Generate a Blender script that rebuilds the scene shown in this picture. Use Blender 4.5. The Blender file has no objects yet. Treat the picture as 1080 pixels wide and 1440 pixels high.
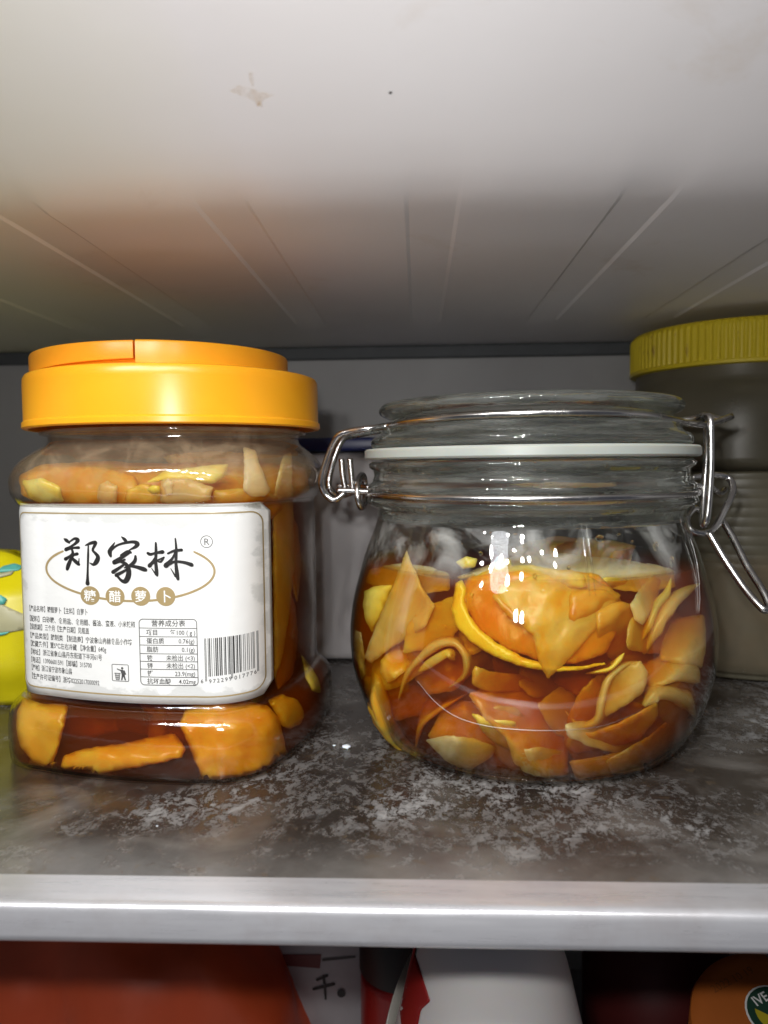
import bpy, bmesh, math, random
from mathutils import Vector, Matrix, noise
from mathutils.bvhtree import BVHTree
from mathutils.geometry import delaunay_2d_cdt
random.seed(7)
R = math.radians
S = 0.01                                   # everything below is written in centimetres
scene = bpy.context.scene
COL = scene.collection

# ------------------------------------------------------------------ camera
cam_d = bpy.data.cameras.new("camera")
cam = bpy.data.objects.new("camera", cam_d); COL.objects.link(cam)
cam_d.sensor_fit = 'HORIZONTAL'; cam_d.sensor_width = 27.0; cam_d.lens = 27.0
CAMZ = 8.0
YAW, PITCH, ROLL = R(2.5), R(-3.45), R(-0.6)
cam.location = (0, 0, CAMZ * S)
cam.rotation_euler = (Matrix.Rotation(YAW, 3, 'Z') @ Matrix.Rotation(R(90) + PITCH, 3, 'X') @ Matrix.Rotation(ROLL, 3, 'Z')).to_euler()
cam_d.clip_start = 0.005; cam_d.clip_end = 20
cam_d.dof.use_dof = True; cam_d.dof.focus_distance = 0.20; cam_d.dof.aperture_fstop = 17.0
scene.camera = cam
CM = Matrix.Rotation(YAW, 3, 'Z') @ Matrix.Rotation(R(90) + PITCH, 3, 'X') @ Matrix.Rotation(ROLL, 3, 'Z')
CO = Vector((0, 0, CAMZ))
def ray(px, py): return (CM @ Vector(((px - 540) / 1080, (720 - py) / 1080, -1))).normalized()
def P(px, py, depth):
    d = ray(px, py); return CO + d * (depth / d.y)
def proj(p):
    q = CM.transposed() @ (Vector(p) - CO); return (540 + 1080 * q.x / -q.z, 720 - 1080 * q.y / -q.z)

# ------------------------------------------------------------------ world and lamps
w = bpy.data.worlds.new("World"); scene.world = w; w.use_nodes = True
w.node_tree.nodes["Background"].inputs[0].default_value = (0.78, 0.82, 1.0, 1)
w.node_tree.nodes["Background"].inputs[1].default_value = 0.07
def lamp(name, loc, to, size, power, col=(1, 1, 1), shape='DISK', sy=None):
    l = bpy.data.lights.new(name, 'AREA'); l.shape = shape; l.size = size * S
    if sy: l.size_y = sy * S
    l.energy = power; l.color = col
    o = bpy.data.objects.new(name, l); COL.objects.link(o)
    o.location = Vector(loc) * S
    o.rotation_euler = (Vector(to) - Vector(loc)).to_track_quat('-Z', 'Y').to_euler()
    return o
lamp("phone_flash", (-1.2, -0.6, 10.4), (-1.2, 20, 8), 0.8, 0.13, (1, 0.985, 0.96))
lamp("phone_flash", (-2.6, -0.6, 10.7), (-1.2, 20, 8), 0.8, 0.09, (1, 0.985, 0.96))
lamp("room_lamp", (-26, -34, 46), (-3, 18, 5), 14, 0.5, (0.93, 0.95, 1.0))
for bx, by, bz, e in [(-24, -12, 30, .9), (-20, -13, 33, 1), (-15, -14, 35.5, 1), (-8.5, -14, 37, 1.2), (-1, -15, 33.5, 1.3), (-4.5, -15, 29.5, .9), (-11, -14, 29, .7), (5.5, -14, 35, .9), (11, -14, 31, .6)]:
    lamp("lamp_bulb", (bx, by, bz), (-2, 20, 5), 1.5, 0.26 * e, (1, 0.99, 0.965))
scene.view_settings.view_transform = 'Standard'; scene.view_settings.look = 'None'
scene.view_settings.exposure = 0.0; scene.view_settings.gamma = 1.0
cy = scene.cycles
cy.max_bounces = 14; cy.transparent_max_bounces = 40; cy.transmission_bounces = 12; cy.glossy_bounces = 6; cy.diffuse_bounces = 4
cy.use_denoising = True; cy.sample_clamp_indirect = 4.0; cy.blur_glossy = 0.3

# ------------------------------------------------------------------ material helpers
class NT:
    def __init__(s, name):
        s.m = bpy.data.materials.new(name); s.m.use_nodes = True
        s.t = s.m.node_tree; s.n = s.t.nodes; s.n.clear()
        s.out = s.n.new('ShaderNodeOutputMaterial')
    def add(s, typ, **kw):
        nd = s.n.new('ShaderNode' + typ)
        for k, v in kw.items():
            if k.startswith('_'): setattr(nd, k[1:], v)
            else:
                key = int(k[1:]) if k[0] == 'i' and k[1:].isdigit() else k.replace('_', ' ')
                s.set(nd.inputs[key], v)
        return nd
    def set(s, sock, v):
        if isinstance(v, bpy.types.NodeSocket): s.t.links.new(v, sock)
        elif isinstance(v, bpy.types.Node): s.t.links.new(v.outputs[0], sock)
        else:
            if isinstance(v, tuple) and len(v) == 3 and sock.type == 'RGBA': v = (*v, 1)
            sock.default_value = v
    def coord(s, kind='Object', scale=None, loc=None, rot=None):
        c = s.add('TexCoord').outputs[kind]
        if scale or loc or rot:
            mp = s.add('Mapping', Vector=c)
            if scale: mp.inputs['Scale'].default_value = scale if isinstance(scale, tuple) else (scale,) * 3
            if loc: mp.inputs['Location'].default_value = loc
            if rot: mp.inputs['Rotation'].default_value = rot
            c = mp.outputs[0]
        return c
    def noise(s, vec, scale, detail=4, rough=.55, dist=0):
        return s.add('TexNoise', Vector=vec, Scale=scale, Detail=detail, Roughness=rough, Distortion=dist).outputs['Fac']
    def ramp(s, fac, *stops):
        r = s.add('ValToRGB', Fac=fac); e = r.color_ramp.elements
        while len(e) < len(stops): e.new(.5)
        for k, (p, c) in zip(e, stops):
            k.position = p; k.color = (*c, 1) if isinstance(c, tuple) else (c, c, c, 1)
        return r.outputs[0]
    def math(s, op, a, b=0.0, clamp=False):
        m = s.add('Math', _operation=op, i0=a, i1=b); m.use_clamp = clamp; return m.outputs[0]
    def mixc(s, fac, a, b, blend='MIX'):
        m = s.add('Mix', _data_type='RGBA', _blend_type=blend)
        s.set(m.inputs[0], fac); s.set(m.inputs[6], a); s.set(m.inputs[7], b); return m.outputs[2]
    def bump(s, h, strength=.3, dist=.0005):
        return s.add('Bump', Height=h, Strength=strength, Distance=dist).outputs[0]
    def pr(s, **kw):
        p = s.add('BsdfPrincipled', **kw); s.t.links.new(p.outputs[0], s.out.inputs[0]); return p
    def surf(s, v): s.set(s.out.inputs[0], v)

def plain(name, col, rough=.5, metal=0.0, sss=0.0, var=.08, nscale=120, bump=.1, spec=.5, coat=0.0):
    m = NT(name); c = m.coord(); n = m.noise(c, nscale)
    lo = tuple(x * (1 - var) for x in col); hi = tuple(min(1, x * (1 + var)) for x in col)
    colr = m.ramp(n, (.3, lo), (.7, hi))
    kw = dict(Base_Color=colr, Roughness=rough, Metallic=metal, Normal=m.bump(m.noise(c, nscale * 4), bump, .0001))
    p = m.pr(**kw); p.inputs['Specular IOR Level'].default_value = spec
    if sss: p.inputs['Subsurface Weight'].default_value = sss; p.inputs['Subsurface Radius'].default_value = (.004, .002, .001); p.inputs['Subsurface Scale'].default_value = 1
    if coat: p.inputs['Coat Weight'].default_value = coat
    return m.m

def clear(name, tint=(1, 1, 1), edge=(.55, .57, .54), rough=.03, base=.045, dirt=0.0, bump=.0, bscale=60, dirt_bounce_col=(.5, .48, .42), film=0.0, above=None):
    """glass or clear plastic wall: lets light straight through, mirrors more at grazing angles"""
    m = NT(name); c = m.coord()
    nrm = m.bump(m.noise(c, bscale, 3), bump, .002) if bump else None
    lw = m.add('LayerWeight', Blend=.5)
    if nrm: m.set(lw.inputs['Normal'], nrm)
    f = lw.outputs['Facing']
    fr = m.math('ADD', m.math('MULTIPLY', m.math('POWER', f, 5.0), .85), base, True)
    tc = m.mixc(m.math('POWER', f, 4.0), tint, edge)
    tr = m.add('BsdfTransparent', Color=tc)
    gl = m.add('BsdfGlossy', Color=(1, 1, 1), Roughness=rough)
    if nrm: m.set(gl.inputs['Normal'], nrm)
    mx = m.add('MixShader', i0=fr, i1=tr, i2=gl)
    if dirt:
        d = m.ramp(m.noise(c, 75, 6, .65, .8), (.46, 0.0), (.66, 1.0))
        if above:
            zz = m.add('SeparateXYZ', Vector=c).outputs[2]
            d = m.math('MULTIPLY', d, m.ramp(m.math('MULTIPLY', zz, 10.0), (above * .1 - .06, 0.0), (above * .1 + .03, 1.0)))
            if film: d = m.math('ADD', d, m.math('MULTIPLY', m.ramp(m.math('MULTIPLY', zz, 10.0), (above * .1 - .06, 0.0), (above * .1 + .03, 1.0)), film / dirt))  # film paints in light reflected from the lid, near the neck
        df = m.add('BsdfDiffuse', Color=dirt_bounce_col)
        mx = m.add('MixShader', i0=m.math('MULTIPLY', d, dirt), i1=mx, i2=df)
    m.surf(mx); return m.m

M = {}
# shelf: worn dark sheet with pale scuffed mottling
m = NT('worn_shelf'); c = m.coord()
n1 = m.noise(c, 13, 7, .68, .8)
n2 = m.noise(m.coord(scale=(1, .8, 1), rot=(0, 0, .5)), 170, 10, .82, .6); n3 = m.noise(m.coord(scale=(1, .6, 1), rot=(0, 0, -.4)), 620, 6, .8, .3)
big = m.noise(c, 30, 4, .6, .5)
zone = m.ramp(n1, (.46, 0.03), (.62, 1.0))
fleck = m.ramp(m.math('ADD', m.math('MULTIPLY', n2, .62), m.math('MULTIPLY', n3, .38)), (.485, 0.0), (.53, .75), (.60, 1.0))
mask = m.math('MULTIPLY', zone, fleck)
haze = m.ramp(big, (.3, (.016, .012, .010)), (.52, (.036, .029, .024)), (.72, (.13, .12, .11)))
colr = m.mixc(m.math('MULTIPLY', mask, .85), haze, (.36, .36, .362))
yy = m.add('SeparateXYZ', Vector=c).outputs[1]
film = m.math('MULTIPLY', m.ramp(m.math('MULTIPLY', yy, -1.0), (.088, 0.0), (.112, .75)), m.ramp(m.noise(c, 18, 6, .7), (.32, .25), (.60, 1.0)))
colr = m.mixc(film, colr, (.26, .25, .24))
rings = m.ramp(m.noise(c, 260, 3, .5), (.66, 0.0), (.70, 1.0))
colr = m.mixc(m.math('MULTIPLY', rings, .35), colr, (.10, .07, .04))
m.pr(Base_Color=colr, Roughness=m.ramp(mask, (0, .22), (1, .55)), Normal=m.bump(m.math('ADD', mask, m.math('MULTIPLY', big, .6)), .45, .0004))
M['shelf'] = m.m
# aluminium trim
m = NT('anodised_trim'); c = m.coord(scale=(1, 12, 12)); n = m.noise(c, 40, 5, .6)
n4 = m.noise(m.coord(), 45, 5, .7)
colr = m.mixc(m.ramp(n4, (.5, 0.0), (.75, .5)), m.ramp(n, (.3, (.52, .52, .55)), (.7, (.62, .62, .65))), (.42, .38, .38))
m.pr(Base_Color=colr, Roughness=m.ramp(n, (.3, .24), (.7, .36)), Metallic=.5, Normal=m.bump(m.noise(m.coord(), 300, 5), .15, .0002))
M['trim'] = m.m
# fridge plastic
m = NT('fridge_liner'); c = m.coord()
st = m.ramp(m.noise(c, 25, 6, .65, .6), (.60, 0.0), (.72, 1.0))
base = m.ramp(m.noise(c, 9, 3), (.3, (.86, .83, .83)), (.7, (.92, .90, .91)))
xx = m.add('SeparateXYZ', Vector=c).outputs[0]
yellow_bounce = m.ramp(m.math('ADD', m.math('MULTIPLY', xx, -4.0), m.math('MULTIPLY', m.noise(c, 11, 4), .35)), (.28, 0.0), (.75, .75))  # light bounced off yellow things, painted into the colour toward the left
base = m.mixc(yellow_bounce, base, (.80, .77, .47))
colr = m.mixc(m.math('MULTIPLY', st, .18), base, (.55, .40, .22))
m.pr(Base_Color=colr, Roughness=.45, Normal=m.bump(m.noise(c, 160, 5), .2, .0003))
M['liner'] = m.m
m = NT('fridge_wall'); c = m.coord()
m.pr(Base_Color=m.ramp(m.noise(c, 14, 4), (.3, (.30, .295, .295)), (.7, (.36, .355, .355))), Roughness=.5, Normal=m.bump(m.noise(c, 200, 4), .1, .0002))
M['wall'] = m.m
M['seam'] = plain('dark_seam', (.06, .065, .07), .6)
m = NT('faint_stain'); c = m.coord()
m.surf(m.add('MixShader', i0=m.ramp(m.noise(c, 300, 5, .7), (.40, 0.0), (.80, .22)), i1=m.add('BsdfTransparent'), i2=m.add('BsdfDiffuse', Color=(.66, .47, .26)))); M['stain2'] = m.m
M['stain'] = plain('brown_stain', (.50, .33, .17), .6, var=.4, nscale=500)
# lids
M['orange'] = plain('orange_plastic', (.96, .40, .013), .30, sss=.35, var=.03, nscale=60, bump=.05, spec=.5)
M['orange2'] = plain('orange_plastic_flap', (.96, .36, .013), .33, sss=.35, var=.03, nscale=60, bump=.05)
m = NT('yellow_lid'); c = m.coord()
m.pr(Base_Color=m.mixc(m.ramp(m.noise(m.coord(scale=(1, 1, .4)), 130, 5, .7), (.60, 0.0), (.70, .8)), (.60, .46, .015), (.22, .10, .02)), Roughness=.5)
M['ylid'] = m.m
# glass
M['jarwall'] = clear('jar_glass', (.975, .985, .97), (.42, .44, .40), .025, .05, dirt=.30, bump=.12, bscale=35, above=5.6, dirt_bounce_col=(.62, .62, .60))
m = NT('thick_glass'); c = m.coord()
g = m.add('BsdfGlass', Color=(.955, .975, .955), Roughness=.01, IOR=1.46, Normal=m.bump(m.noise(m.coord(scale=(1, 1, 3)), 60, 3), .22, .002))
m.surf(m.add('MixShader', i0=m.ramp(m.noise(m.coord(scale=(1, 1, 9)), 50, 5, .6), (.42, .015), (.75, .13)), i1=g, i2=m.add('BsdfDiffuse', Color=(.66, .68, .64)))); M['thick'] = m.m
M['petwall'] = clear('clear_plastic', (.97, .97, .96), (.60, .55, .48), .07, .045, dirt=.14, bump=.25, bscale=55, film=.07, above=7.8, dirt_bounce_col=(.60, .45, .29))  # warm film near the neck paints in the orange lid's reflected light
m = NT('water_drop'); m.surf(m.add('BsdfGlass', Color=(.98, .95, .85), Roughness=0.0, IOR=1.33)); M['drop'] = m.m
M['gasket'] = plain('milky_rubber', (.38, .41, .38), .4, sss=.5, var=.04)
# steel wire
m = NT('steel_wire'); c = m.coord(scale=(1, 1, 1)); n = m.noise(c, 300, 5, .6)
m.pr(Base_Color=m.ramp(m.noise(c, 120, 4), (.3, (.50, .49, .48)), (.7, (.66, .65, .64))), Metallic=1.0, Roughness=m.ramp(n, (.3, .16), (.7, .30)))
M['wire'] = m.m
# brine: an absorbing liquid
def brine(name, dens, col, base=.02, scat=26.0):
    m = NT(name)
    f = m.add('LayerWeight', Blend=.5).outputs['Facing']
    fr = m.math('ADD', m.math('MULTIPLY', m.math('POWER', f, 5.0), .4), base, True)
    m.surf(m.add('MixShader', i0=fr, i1=m.add('BsdfTransparent', Color=(1, 1, 1)), i2=m.add('BsdfGlossy', Roughness=.03)))
    m.set(m.out.inputs['Volume'], m.add('AddShader', i0=m.add('VolumeAbsorption', Color=col, Density=dens), i1=m.add('VolumeScatter', Color=(1, .27, .03), Density=scat)))
    return m.m
M['brine'] = brine('amber_brine', 250.0, (.967, .73, .05), .012)
M['brine2'] = brine('dark_amber_brine', 240.0, (.955, .72, .05), .012)
# vegetables
def veg(name, a, b, c3, sss=.6, rough=.30, sc=48, trans=.9):
    m = NT(name); c = m.coord()
    info = m.add('ObjectInfo').outputs['Random']
    vec = m.add('VectorMath', _operation='ADD', i0=c)
    m.set(vec.inputs[1], info)
    n = m.noise(vec.outputs[0], sc, 6, .62, 1.2); mp = m.add('Mapping', Vector=vec.outputs[0], Scale=(1, 1, .25)); n2 = m.noise(mp.outputs[0], sc * 7, 4, .6)
    col = m.ramp(n, (.36, a), (.5, b), (.64, c3))
    col = m.mixc(m.ramp(n2, (.45, 0.0), (.75, .25)), col, tuple(min(1, x * 1.25) for x in c3))
    p = m.pr(Base_Color=col, Roughness=rough, Normal=m.bump(m.math('ADD', n, m.math('MULTIPLY', n2, .25)), .35, .0008))
    p.inputs['Subsurface Weight'].default_value = sss
    p.inputs['Subsurface Radius'].default_value = (.0045, .0025, .0009); p.inputs['Subsurface Scale'].default_value = 1
    hole = m.math('MULTIPLY', m.ramp(n, (.3, .25), (.75, .75)), trans)
    mx = m.add('MixShader', i0=hole, i1=p, i2=m.add('BsdfTransparent', Color=(1, .80, .42)))
    m.surf(mx)
    return m.m
M['amber'] = veg('amber_radish', (.62, .20, .010), (.84, .38, .025), (.94, .60, .10))
M['gold'] = veg('golden_radish', (.76, .32, .015), (.92, .52, .045), (.97, .74, .18))
M['pale'] = veg('pale_radish', (.80, .58, .24), (.90, .72, .36), (.95, .85, .55), .35)
M['honey'] = veg('honey_radish', (.70, .22, .008), (.90, .40, .02), (.96, .58, .06), .5, .28, 30, .6)
M['tan'] = veg('tan_radish', (.72, .40, .10), (.87, .56, .18), (.94, .74, .34))
M['dark'] = veg('soaked_radish', (.62, .22, .02), (.78, .32, .035), (.86, .46, .08))
M['yellow'] = veg('yellow_radish', (.86, .48, .03), (.93, .62, .07), (.95, .76, .20), .5, trans=.3)
M['rind'] = veg('lemon_rind', (.86, .44, .02), (.92, .64, .04), (.88, .78, .10), .4, trans=.2)
M['pulp'] = veg('lemon_pulp', (.88, .30, .01), (.95, .40, .02), (.96, .52, .05), .5)
M['black'] = plain('black_ink', (.018, .017, .017), .5, var=.1)
M['ink'] = plain('grey_ink', (.075, .075, .075), .6, var=.1)
M['goldink'] = plain('gold_ink', (.36, .27, .13), .45, var=.05)
M['whiteink'] = plain('white_print', (.85, .85, .83), .5, var=.02)
# paper label with damp patches near its border
m = NT('label_paper'); uv = m.coord('UV')
sx = m.add('SeparateXYZ', Vector=uv); ex = m.math('ABSOLUTE', m.math('SUBTRACT', sx.outputs[0], .5)); ey = m.math('ABSOLUTE', m.math('SUBTRACT', sx.outputs[1], .5))
edge = m.math('MAXIMUM', m.math('MULTIPLY', ex, .9), m.math('MULTIPLY', ey, 1.0))
nz = m.noise(uv, 5, 5, .6)
wet = m.ramp(m.math('ADD', m.math('MULTIPLY', edge, 1.0), m.math('MULTIPLY', nz, .35)), (.59, 0.0), (.61, 1.0))
colr = m.mixc(m.math('MULTIPLY', wet, .8), (.80, .805, .795), (.60, .61, .60))
m.pr(Base_Color=colr, Roughness=.32, Normal=m.bump(m.noise(uv, 6, 5), .25, .0012)); M['paper'] = m.m

# ------------------------------------------------------------------ object helpers
def tag(o, label=None, cat=None, group=None, kind=None):
    if label: o['label'] = label
    if cat: o['category'] = cat
    if group: o['group'] = group
    if kind: o['kind'] = kind
    return o
def thing(name, base, label, cat, group=None):
    o = bpy.data.objects.new(name, None); COL.objects.link(o)
    o.empty_display_size = .01; o.location = Vector(base) * S; o['base'] = [float(x) for x in base]
    return tag(o, label, cat, group)
def rootbase(o):
    while o.parent: o = o.parent
    return Vector(o.location) / S
def obj(name, V, F, mat, parent=None, smooth=True, mids=None, base=None, uvs=None, recalc=True):
    if parent is not None: b = rootbase(parent)
    elif base is not None: b = Vector(base)
    else:
        xs = [v[0] for v in V]; ys = [v[1] for v in V]; zs = [v[2] for v in V]
        b = Vector(((min(xs) + max(xs)) / 2, (min(ys) + max(ys)) / 2, min(zs)))
    me = bpy.data.meshes.new(name)
    me.from_pydata([(Vector(v) - b) * S for v in V], [], F)
    mats = mat if isinstance(mat, (list, tuple)) else [mat]
    for k in mats: me.materials.append(k)
    if mids: me.polygons.foreach_set('material_index', mids)
    if uvs:
        ul = me.uv_layers.new(name='UVMap')
        for lp in me.loops: ul.data[lp.index].uv = uvs[lp.vertex_index]
    me.polygons.foreach_set('use_smooth', [bool(smooth)] * len(me.polygons))
    if recalc:
        bm = bmesh.new(); bm.from_mesh(me); bmesh.ops.recalc_face_normals(bm, faces=bm.faces); bm.to_mesh(me); bm.free()
    if smooth == 'angle': me.set_sharp_from_angle(angle=R(35))
    o = bpy.data.objects.new(name, me); COL.objects.link(o)
    if parent is not None: o.parent = parent
    else: o.location = b * S
    return o
def join(*parts):
    V, F = [], []
    for v, f in parts:
        n = len(V); V += list(v); F += [tuple(i + n for i in q) for q in f]
    return V, F
def catmull(pts, n=6, closed=False):
    pts = [Vector(p) for p in pts]; N = len(pts); out = []
    rng = range(N) if closed else range(N - 1)
    for i in rng:
        if closed: a, b, c, d = pts[i - 1], pts[i], pts[(i + 1) % N], pts[(i + 2) % N]
        else: a, b, c, d = pts[max(i - 1, 0)], pts[i], pts[i + 1], pts[min(i + 2, N - 1)]
        for k in range(n):
            t = k / n
            out.append(.5 * ((2 * b) + (c - a) * t + (2 * a - 5 * b + 4 * c - d) * t * t + (3 * b - a - 3 * c + d) * t ** 3))
    if not closed: out.append(pts[-1])
    return out
def tube(path, r, n=10, closed=False, caps=True):
    path = [Vector(p) for p in path]; V, F = [], []; N = len(path)
    T = []
    for i in range(N):
        a = path[i - 1] if (i or closed) else path[0]; b = path[(i + 1) % N] if (i < N - 1 or closed) else path[-1]
        T.append((b - a).normalized())
    u = T[0].orthogonal().normalized()
    for i in range(N):
        u = (u - T[i] * u.dot(T[i])).normalized(); v = T[i].cross(u)
        rr = r(i / (N - 1)) if callable(r) else r
        for k in range(n):
            a = 2 * math.pi * k / n; V.append(path[i] + (u * math.cos(a) + v * math.sin(a)) * rr)
    for i in range(N if closed else N - 1):
        j = (i + 1) % N
        for k in range(n):
            F.append((i * n + k, i * n + (k + 1) % n, j * n + (k + 1) % n, j * n + k))
    if caps and not closed: F.append(tuple(range(n))[::-1]); F.append(tuple((N - 1) * n + k for k in range(n)))
    return V, F
def lathe(prof, c=(0, 0), n=96, closed=False, a0=0, a1=2 * math.pi, rmod=None):
    V, F = [], []; full = abs(a1 - a0 - 2 * math.pi) < 1e-6; m_ = n if full else n + 1
    for i in range(m_):
        a = a0 + (a1 - a0) * i / n
        for (r, z) in prof:
            rr = r * (rmod(a, z) if rmod else 1)
            V.append((c[0] + rr * math.cos(a), c[1] + rr * math.sin(a), z))
    k = len(prof)
    for i in range(n):
        j = (i + 1) % m_
        for q in range(k if closed else k - 1):
            p = (q + 1) % k; F.append((i * k + q, j * k + q, j * k + p, i * k + p))
    if not full and closed: F.append(tuple(range(k))); F.append(tuple(n * k + q for q in range(k))[::-1])
    if not closed:
        if prof[0][0] > 1e-4: F.append(tuple(i * k for i in range(m_)))
        if prof[-1][0] > 1e-4: F.append(tuple(i * k + k - 1 for i in range(m_))[::-1])
    return V, F
def smoothprof(pts, n=4): return [(p.x, p.y) for p in catmull([(a, b, 0) for a, b in pts], n)]
def box(x0, x1, y0, y1, z0, z1, bev=.1):
    bm = bmesh.new(); bmesh.ops.create_cube(bm, size=1)
    for v in bm.verts: v.co = ((x0 + x1) / 2 + v.co.x * (x1 - x0), (y0 + y1) / 2 + v.co.y * (y1 - y0), (z0 + z1) / 2 + v.co.z * (z1 - z0))
    if bev: bmesh.ops.bevel(bm, geom=bm.edges[:], offset=bev, segments=3, affect='EDGES', profile=.5)
    bm.verts.ensure_lookup_table()
    r = ([v.co.copy() for v in bm.verts], [tuple(v.index for v in f.verts) for f in bm.faces]); bm.free(); return r
def extrude_profile(prof, x0, x1, n=1, jit=0):
    """closed (depth,z) outline run along x"""
    V, F = [], []; k = len(prof)
    for i in range(n + 1):
        x = x0 + (x1 - x0) * i / n
        for (y, z) in prof: V.append((x, y, z))
    for i in range(n):
        for q in range(k):
            p = (q + 1) % k; F.append((i * k + q, i * k + p, (i + 1) * k + p, (i + 1) * k + q))
    F.append(tuple(range(k))[::-1]); F.append(tuple(n * k + q for q in range(k)))
    return V, F

# ------------------------------------------------------------------ the fridge compartment
WALL = 37.3; CEIL = CAMZ + 5.72
# ceiling: flat grooved rear, front edge sweeping up; grooves are shallow channels running front to back
xs = []
x = -26.0
chan = [-18.72 + 4.62 * k for k in range(9)]          # left side of each channel
def ceil_off(x):
    for c0 in chan:
        t = x - c0
        if 0 <= t <= .10: return .055 * t / .10
        if .10 < t < 1.15: return .055
        if 1.15 <= t <= 1.25: return .055 * (1.25 - t) / .10
    return 0
xs = sorted(set([-26 + i * 1.0 for i in range(53)] + [c0 + d for c0 in chan for d in (0, .10, 1.15, 1.25)]))
rows = [(WALL, CEIL), (33, CEIL), (31.2, CEIL), (30.6, CEIL), (24, CEIL), (18, CEIL), (17.4, CEIL + .0), (16.6, CEIL + .06), (15.8, CEIL + .28), (15.0, CEIL + .63), (14, CEIL + 1.13), (13, CEIL + 1.67), (12, CEIL + 2.25), (11, CEIL + 2.9), (10, CEIL + 3.7), (9.4, CEIL + 4.5)]
V, F = [], []
for (y, z) in rows:
    fade = max(0, min(1, (y - 15.4) / 3)) if y < 31 else 0.0
    for x in xs: V.append((x, y, z + ceil_off(x) * fade))
k = len(xs)
for j in range(len(rows) - 1):
    for i in range(k - 1): F.append((j * k + i, j * k + i + 1, (j + 1) * k + i + 1, (j + 1) * k + i))
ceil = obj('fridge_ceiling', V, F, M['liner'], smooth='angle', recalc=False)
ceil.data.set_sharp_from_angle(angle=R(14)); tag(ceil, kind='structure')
V, F = box(-26, 26, WALL, WALL + 1, -18, CEIL + 1, 0); tag(obj('fridge_back_wall', V, F, M['wall'], smooth=False), kind='structure')
V, F = box(-26, 26, WALL - .35, WALL - .01, CEIL - .62, CEIL - .02, .08); tag(obj('wall_seam', V, F, M['seam'], smooth=False), kind='structure')
V, F = box(-27, -26, 10, WALL + 1, -18, CEIL + 6, 0); tag(obj('fridge_side_wall', V, F, M['wall'], smooth=False), kind='structure')
V, F = box(26, 27, 10, WALL + 1, -18, CEIL + 6, 0); tag(obj('fridge_side_wall', V, F, M['wall'], smooth=False), kind='structure')
V, F = box(-26, 26, 13, WALL, -18, -17.2, 0); tag(obj('lower_shelf_floor', V, F, M['wall'], smooth=False), kind='structure')

# shelf
sh = thing('fridge_shelf', (0, 25, -.6), 'dark worn fridge shelf with pale scuffs and aluminium front trim under the two jars', 'shelf')
V, F = box(-25.9, 25.9, 14.20, WALL - .05, -.45, 0, .02); obj('shelf_panel', V, F, M['shelf'], sh, smooth=False)
pr = [(14.36, .035), (13.75, .05)] + [(13.52 + .0 - .17 * math.sin(a), -.12 + .17 * math.cos(a)) for a in [R(x) for x in (0, 20, 40, 60, 80, 90)]] + [(13.34, -.55), (13.37, -.66), (13.46, -.74), (13.7, -.76), (14.36, -.76)]
V, F = extrude_profile(pr, -25.9, 25.9, 1); obj('front_trim', V, F, M['trim'], sh, smooth='angle')
pr = [(13.50, -.60), (13.50, -.68), (13.56, -.74), (13.75, -.76), (13.9, -.74), (13.9, -.60)]

# ------------------------------------------------------------------ jar profiles
CJ = (3.24, 22.92)                                     # clip jar axis
clip_out = smoothprof([(3.85, .0), (4.25, .12), (4.62, .6), (4.95, 1.25), (5.2, 2.1), (5.28, 3.0), (5.2, 3.9), (5.0, 4.75), (4.78, 5.5), (4.55, 6.1), (4.42, 6.5), (4.45, 6.75)], 5)
neck_out = [(4.66, 6.86), (4.74, 6.96), (4.72, 7.06), (4.60, 7.12), (4.60, 7.24), (4.70, 7.32), (4.70, 7.44), (4.58, 7.52), (4.52, 7.7), (4.54, 7.86), (4.66, 7.94), (4.68, 8.04), (4.56, 8.12)]
clip_in = smoothprof([(4.15, 8.12), (4.12, 7.3), (4.14, 6.6), (4.42, 6.05), (4.70, 5.4), (4.96, 4.7), (5.16, 3.9), (5.245, 3.0), (5.165, 2.12), (4.91, 1.27), (4.55, .62), (4.15, .20), (3.8, .14), (0.02, .2)], 5)
def r_in(z):
    best = 4.0
    for a, b in zip(clip_in, clip_in[1:]):
        if min(a[1], b[1]) <= z <= max(a[1], b[1]):
            t = 0 if a[1] == b[1] else (z - a[1]) / (b[1] - a[1]); best = a[0] + t * (b[0] - a[0]); break
    return best

PJ = (-7.16, 22.84); PROT = R(-10)                      # square plastic jar
def section(hw, rc, z, n=14, bulge=.18, c=PJ, rot=PROT):
    pts = []
    q = hw - rc
    for ci, (sx, sy) in enumerate(((1, -1), (1, 1), (-1, 1), (-1, -1))):
        a0 = -90 + ci * 90
        for i in range(n + 1):
            a = R(a0 + 90 * i / n); pts.append((sx * q + rc * math.cos(a), sy * q + rc * math.sin(a)))
        nx = ((1, 0), (0, 1), (-1, 0), (0, -1))[ci]
        nxt = [(1, 1), (-1, 1), (-1, -1), (1, -1)][ci]
        p0 = pts[-1]; p1 = (nxt[0] * q + rc * nx[0], nxt[1] * q + rc * nx[1])
        for i in range(1, n):
            t = i / n; b = bulge * 4 * t * (1 - t)
            pts.append((p0[0] + (p1[0] - p0[0]) * t + nx[0] * b, p0[1] + (p1[1] - p0[1]) * t + nx[1] * b))
    cr, sr = math.cos(rot), math.sin(rot)
    return [(c[0] + x * cr - y * sr, c[1] + x * sr + y * cr, z) for x, y in pts]
def loft(secs):
    V, F = [], []; k = len(secs[0])
    for s_ in secs: V += s_
    for j in range(len(secs) - 1):
        for i in range(k): F.append((j * k + i, j * k + (i + 1) % k, (j + 1) * k + (i + 1) % k, (j + 1) * k + i))
    F.append(tuple(range(k))[::-1]); F.append(tuple((len(secs) - 1) * k + i for i in range(k)))
    return V, F
def interp(keys, n=5):
    return [tuple(p) for p in catmull3(keys, n)]
def catmull3(keys, n): return catmull(keys, n)
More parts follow.
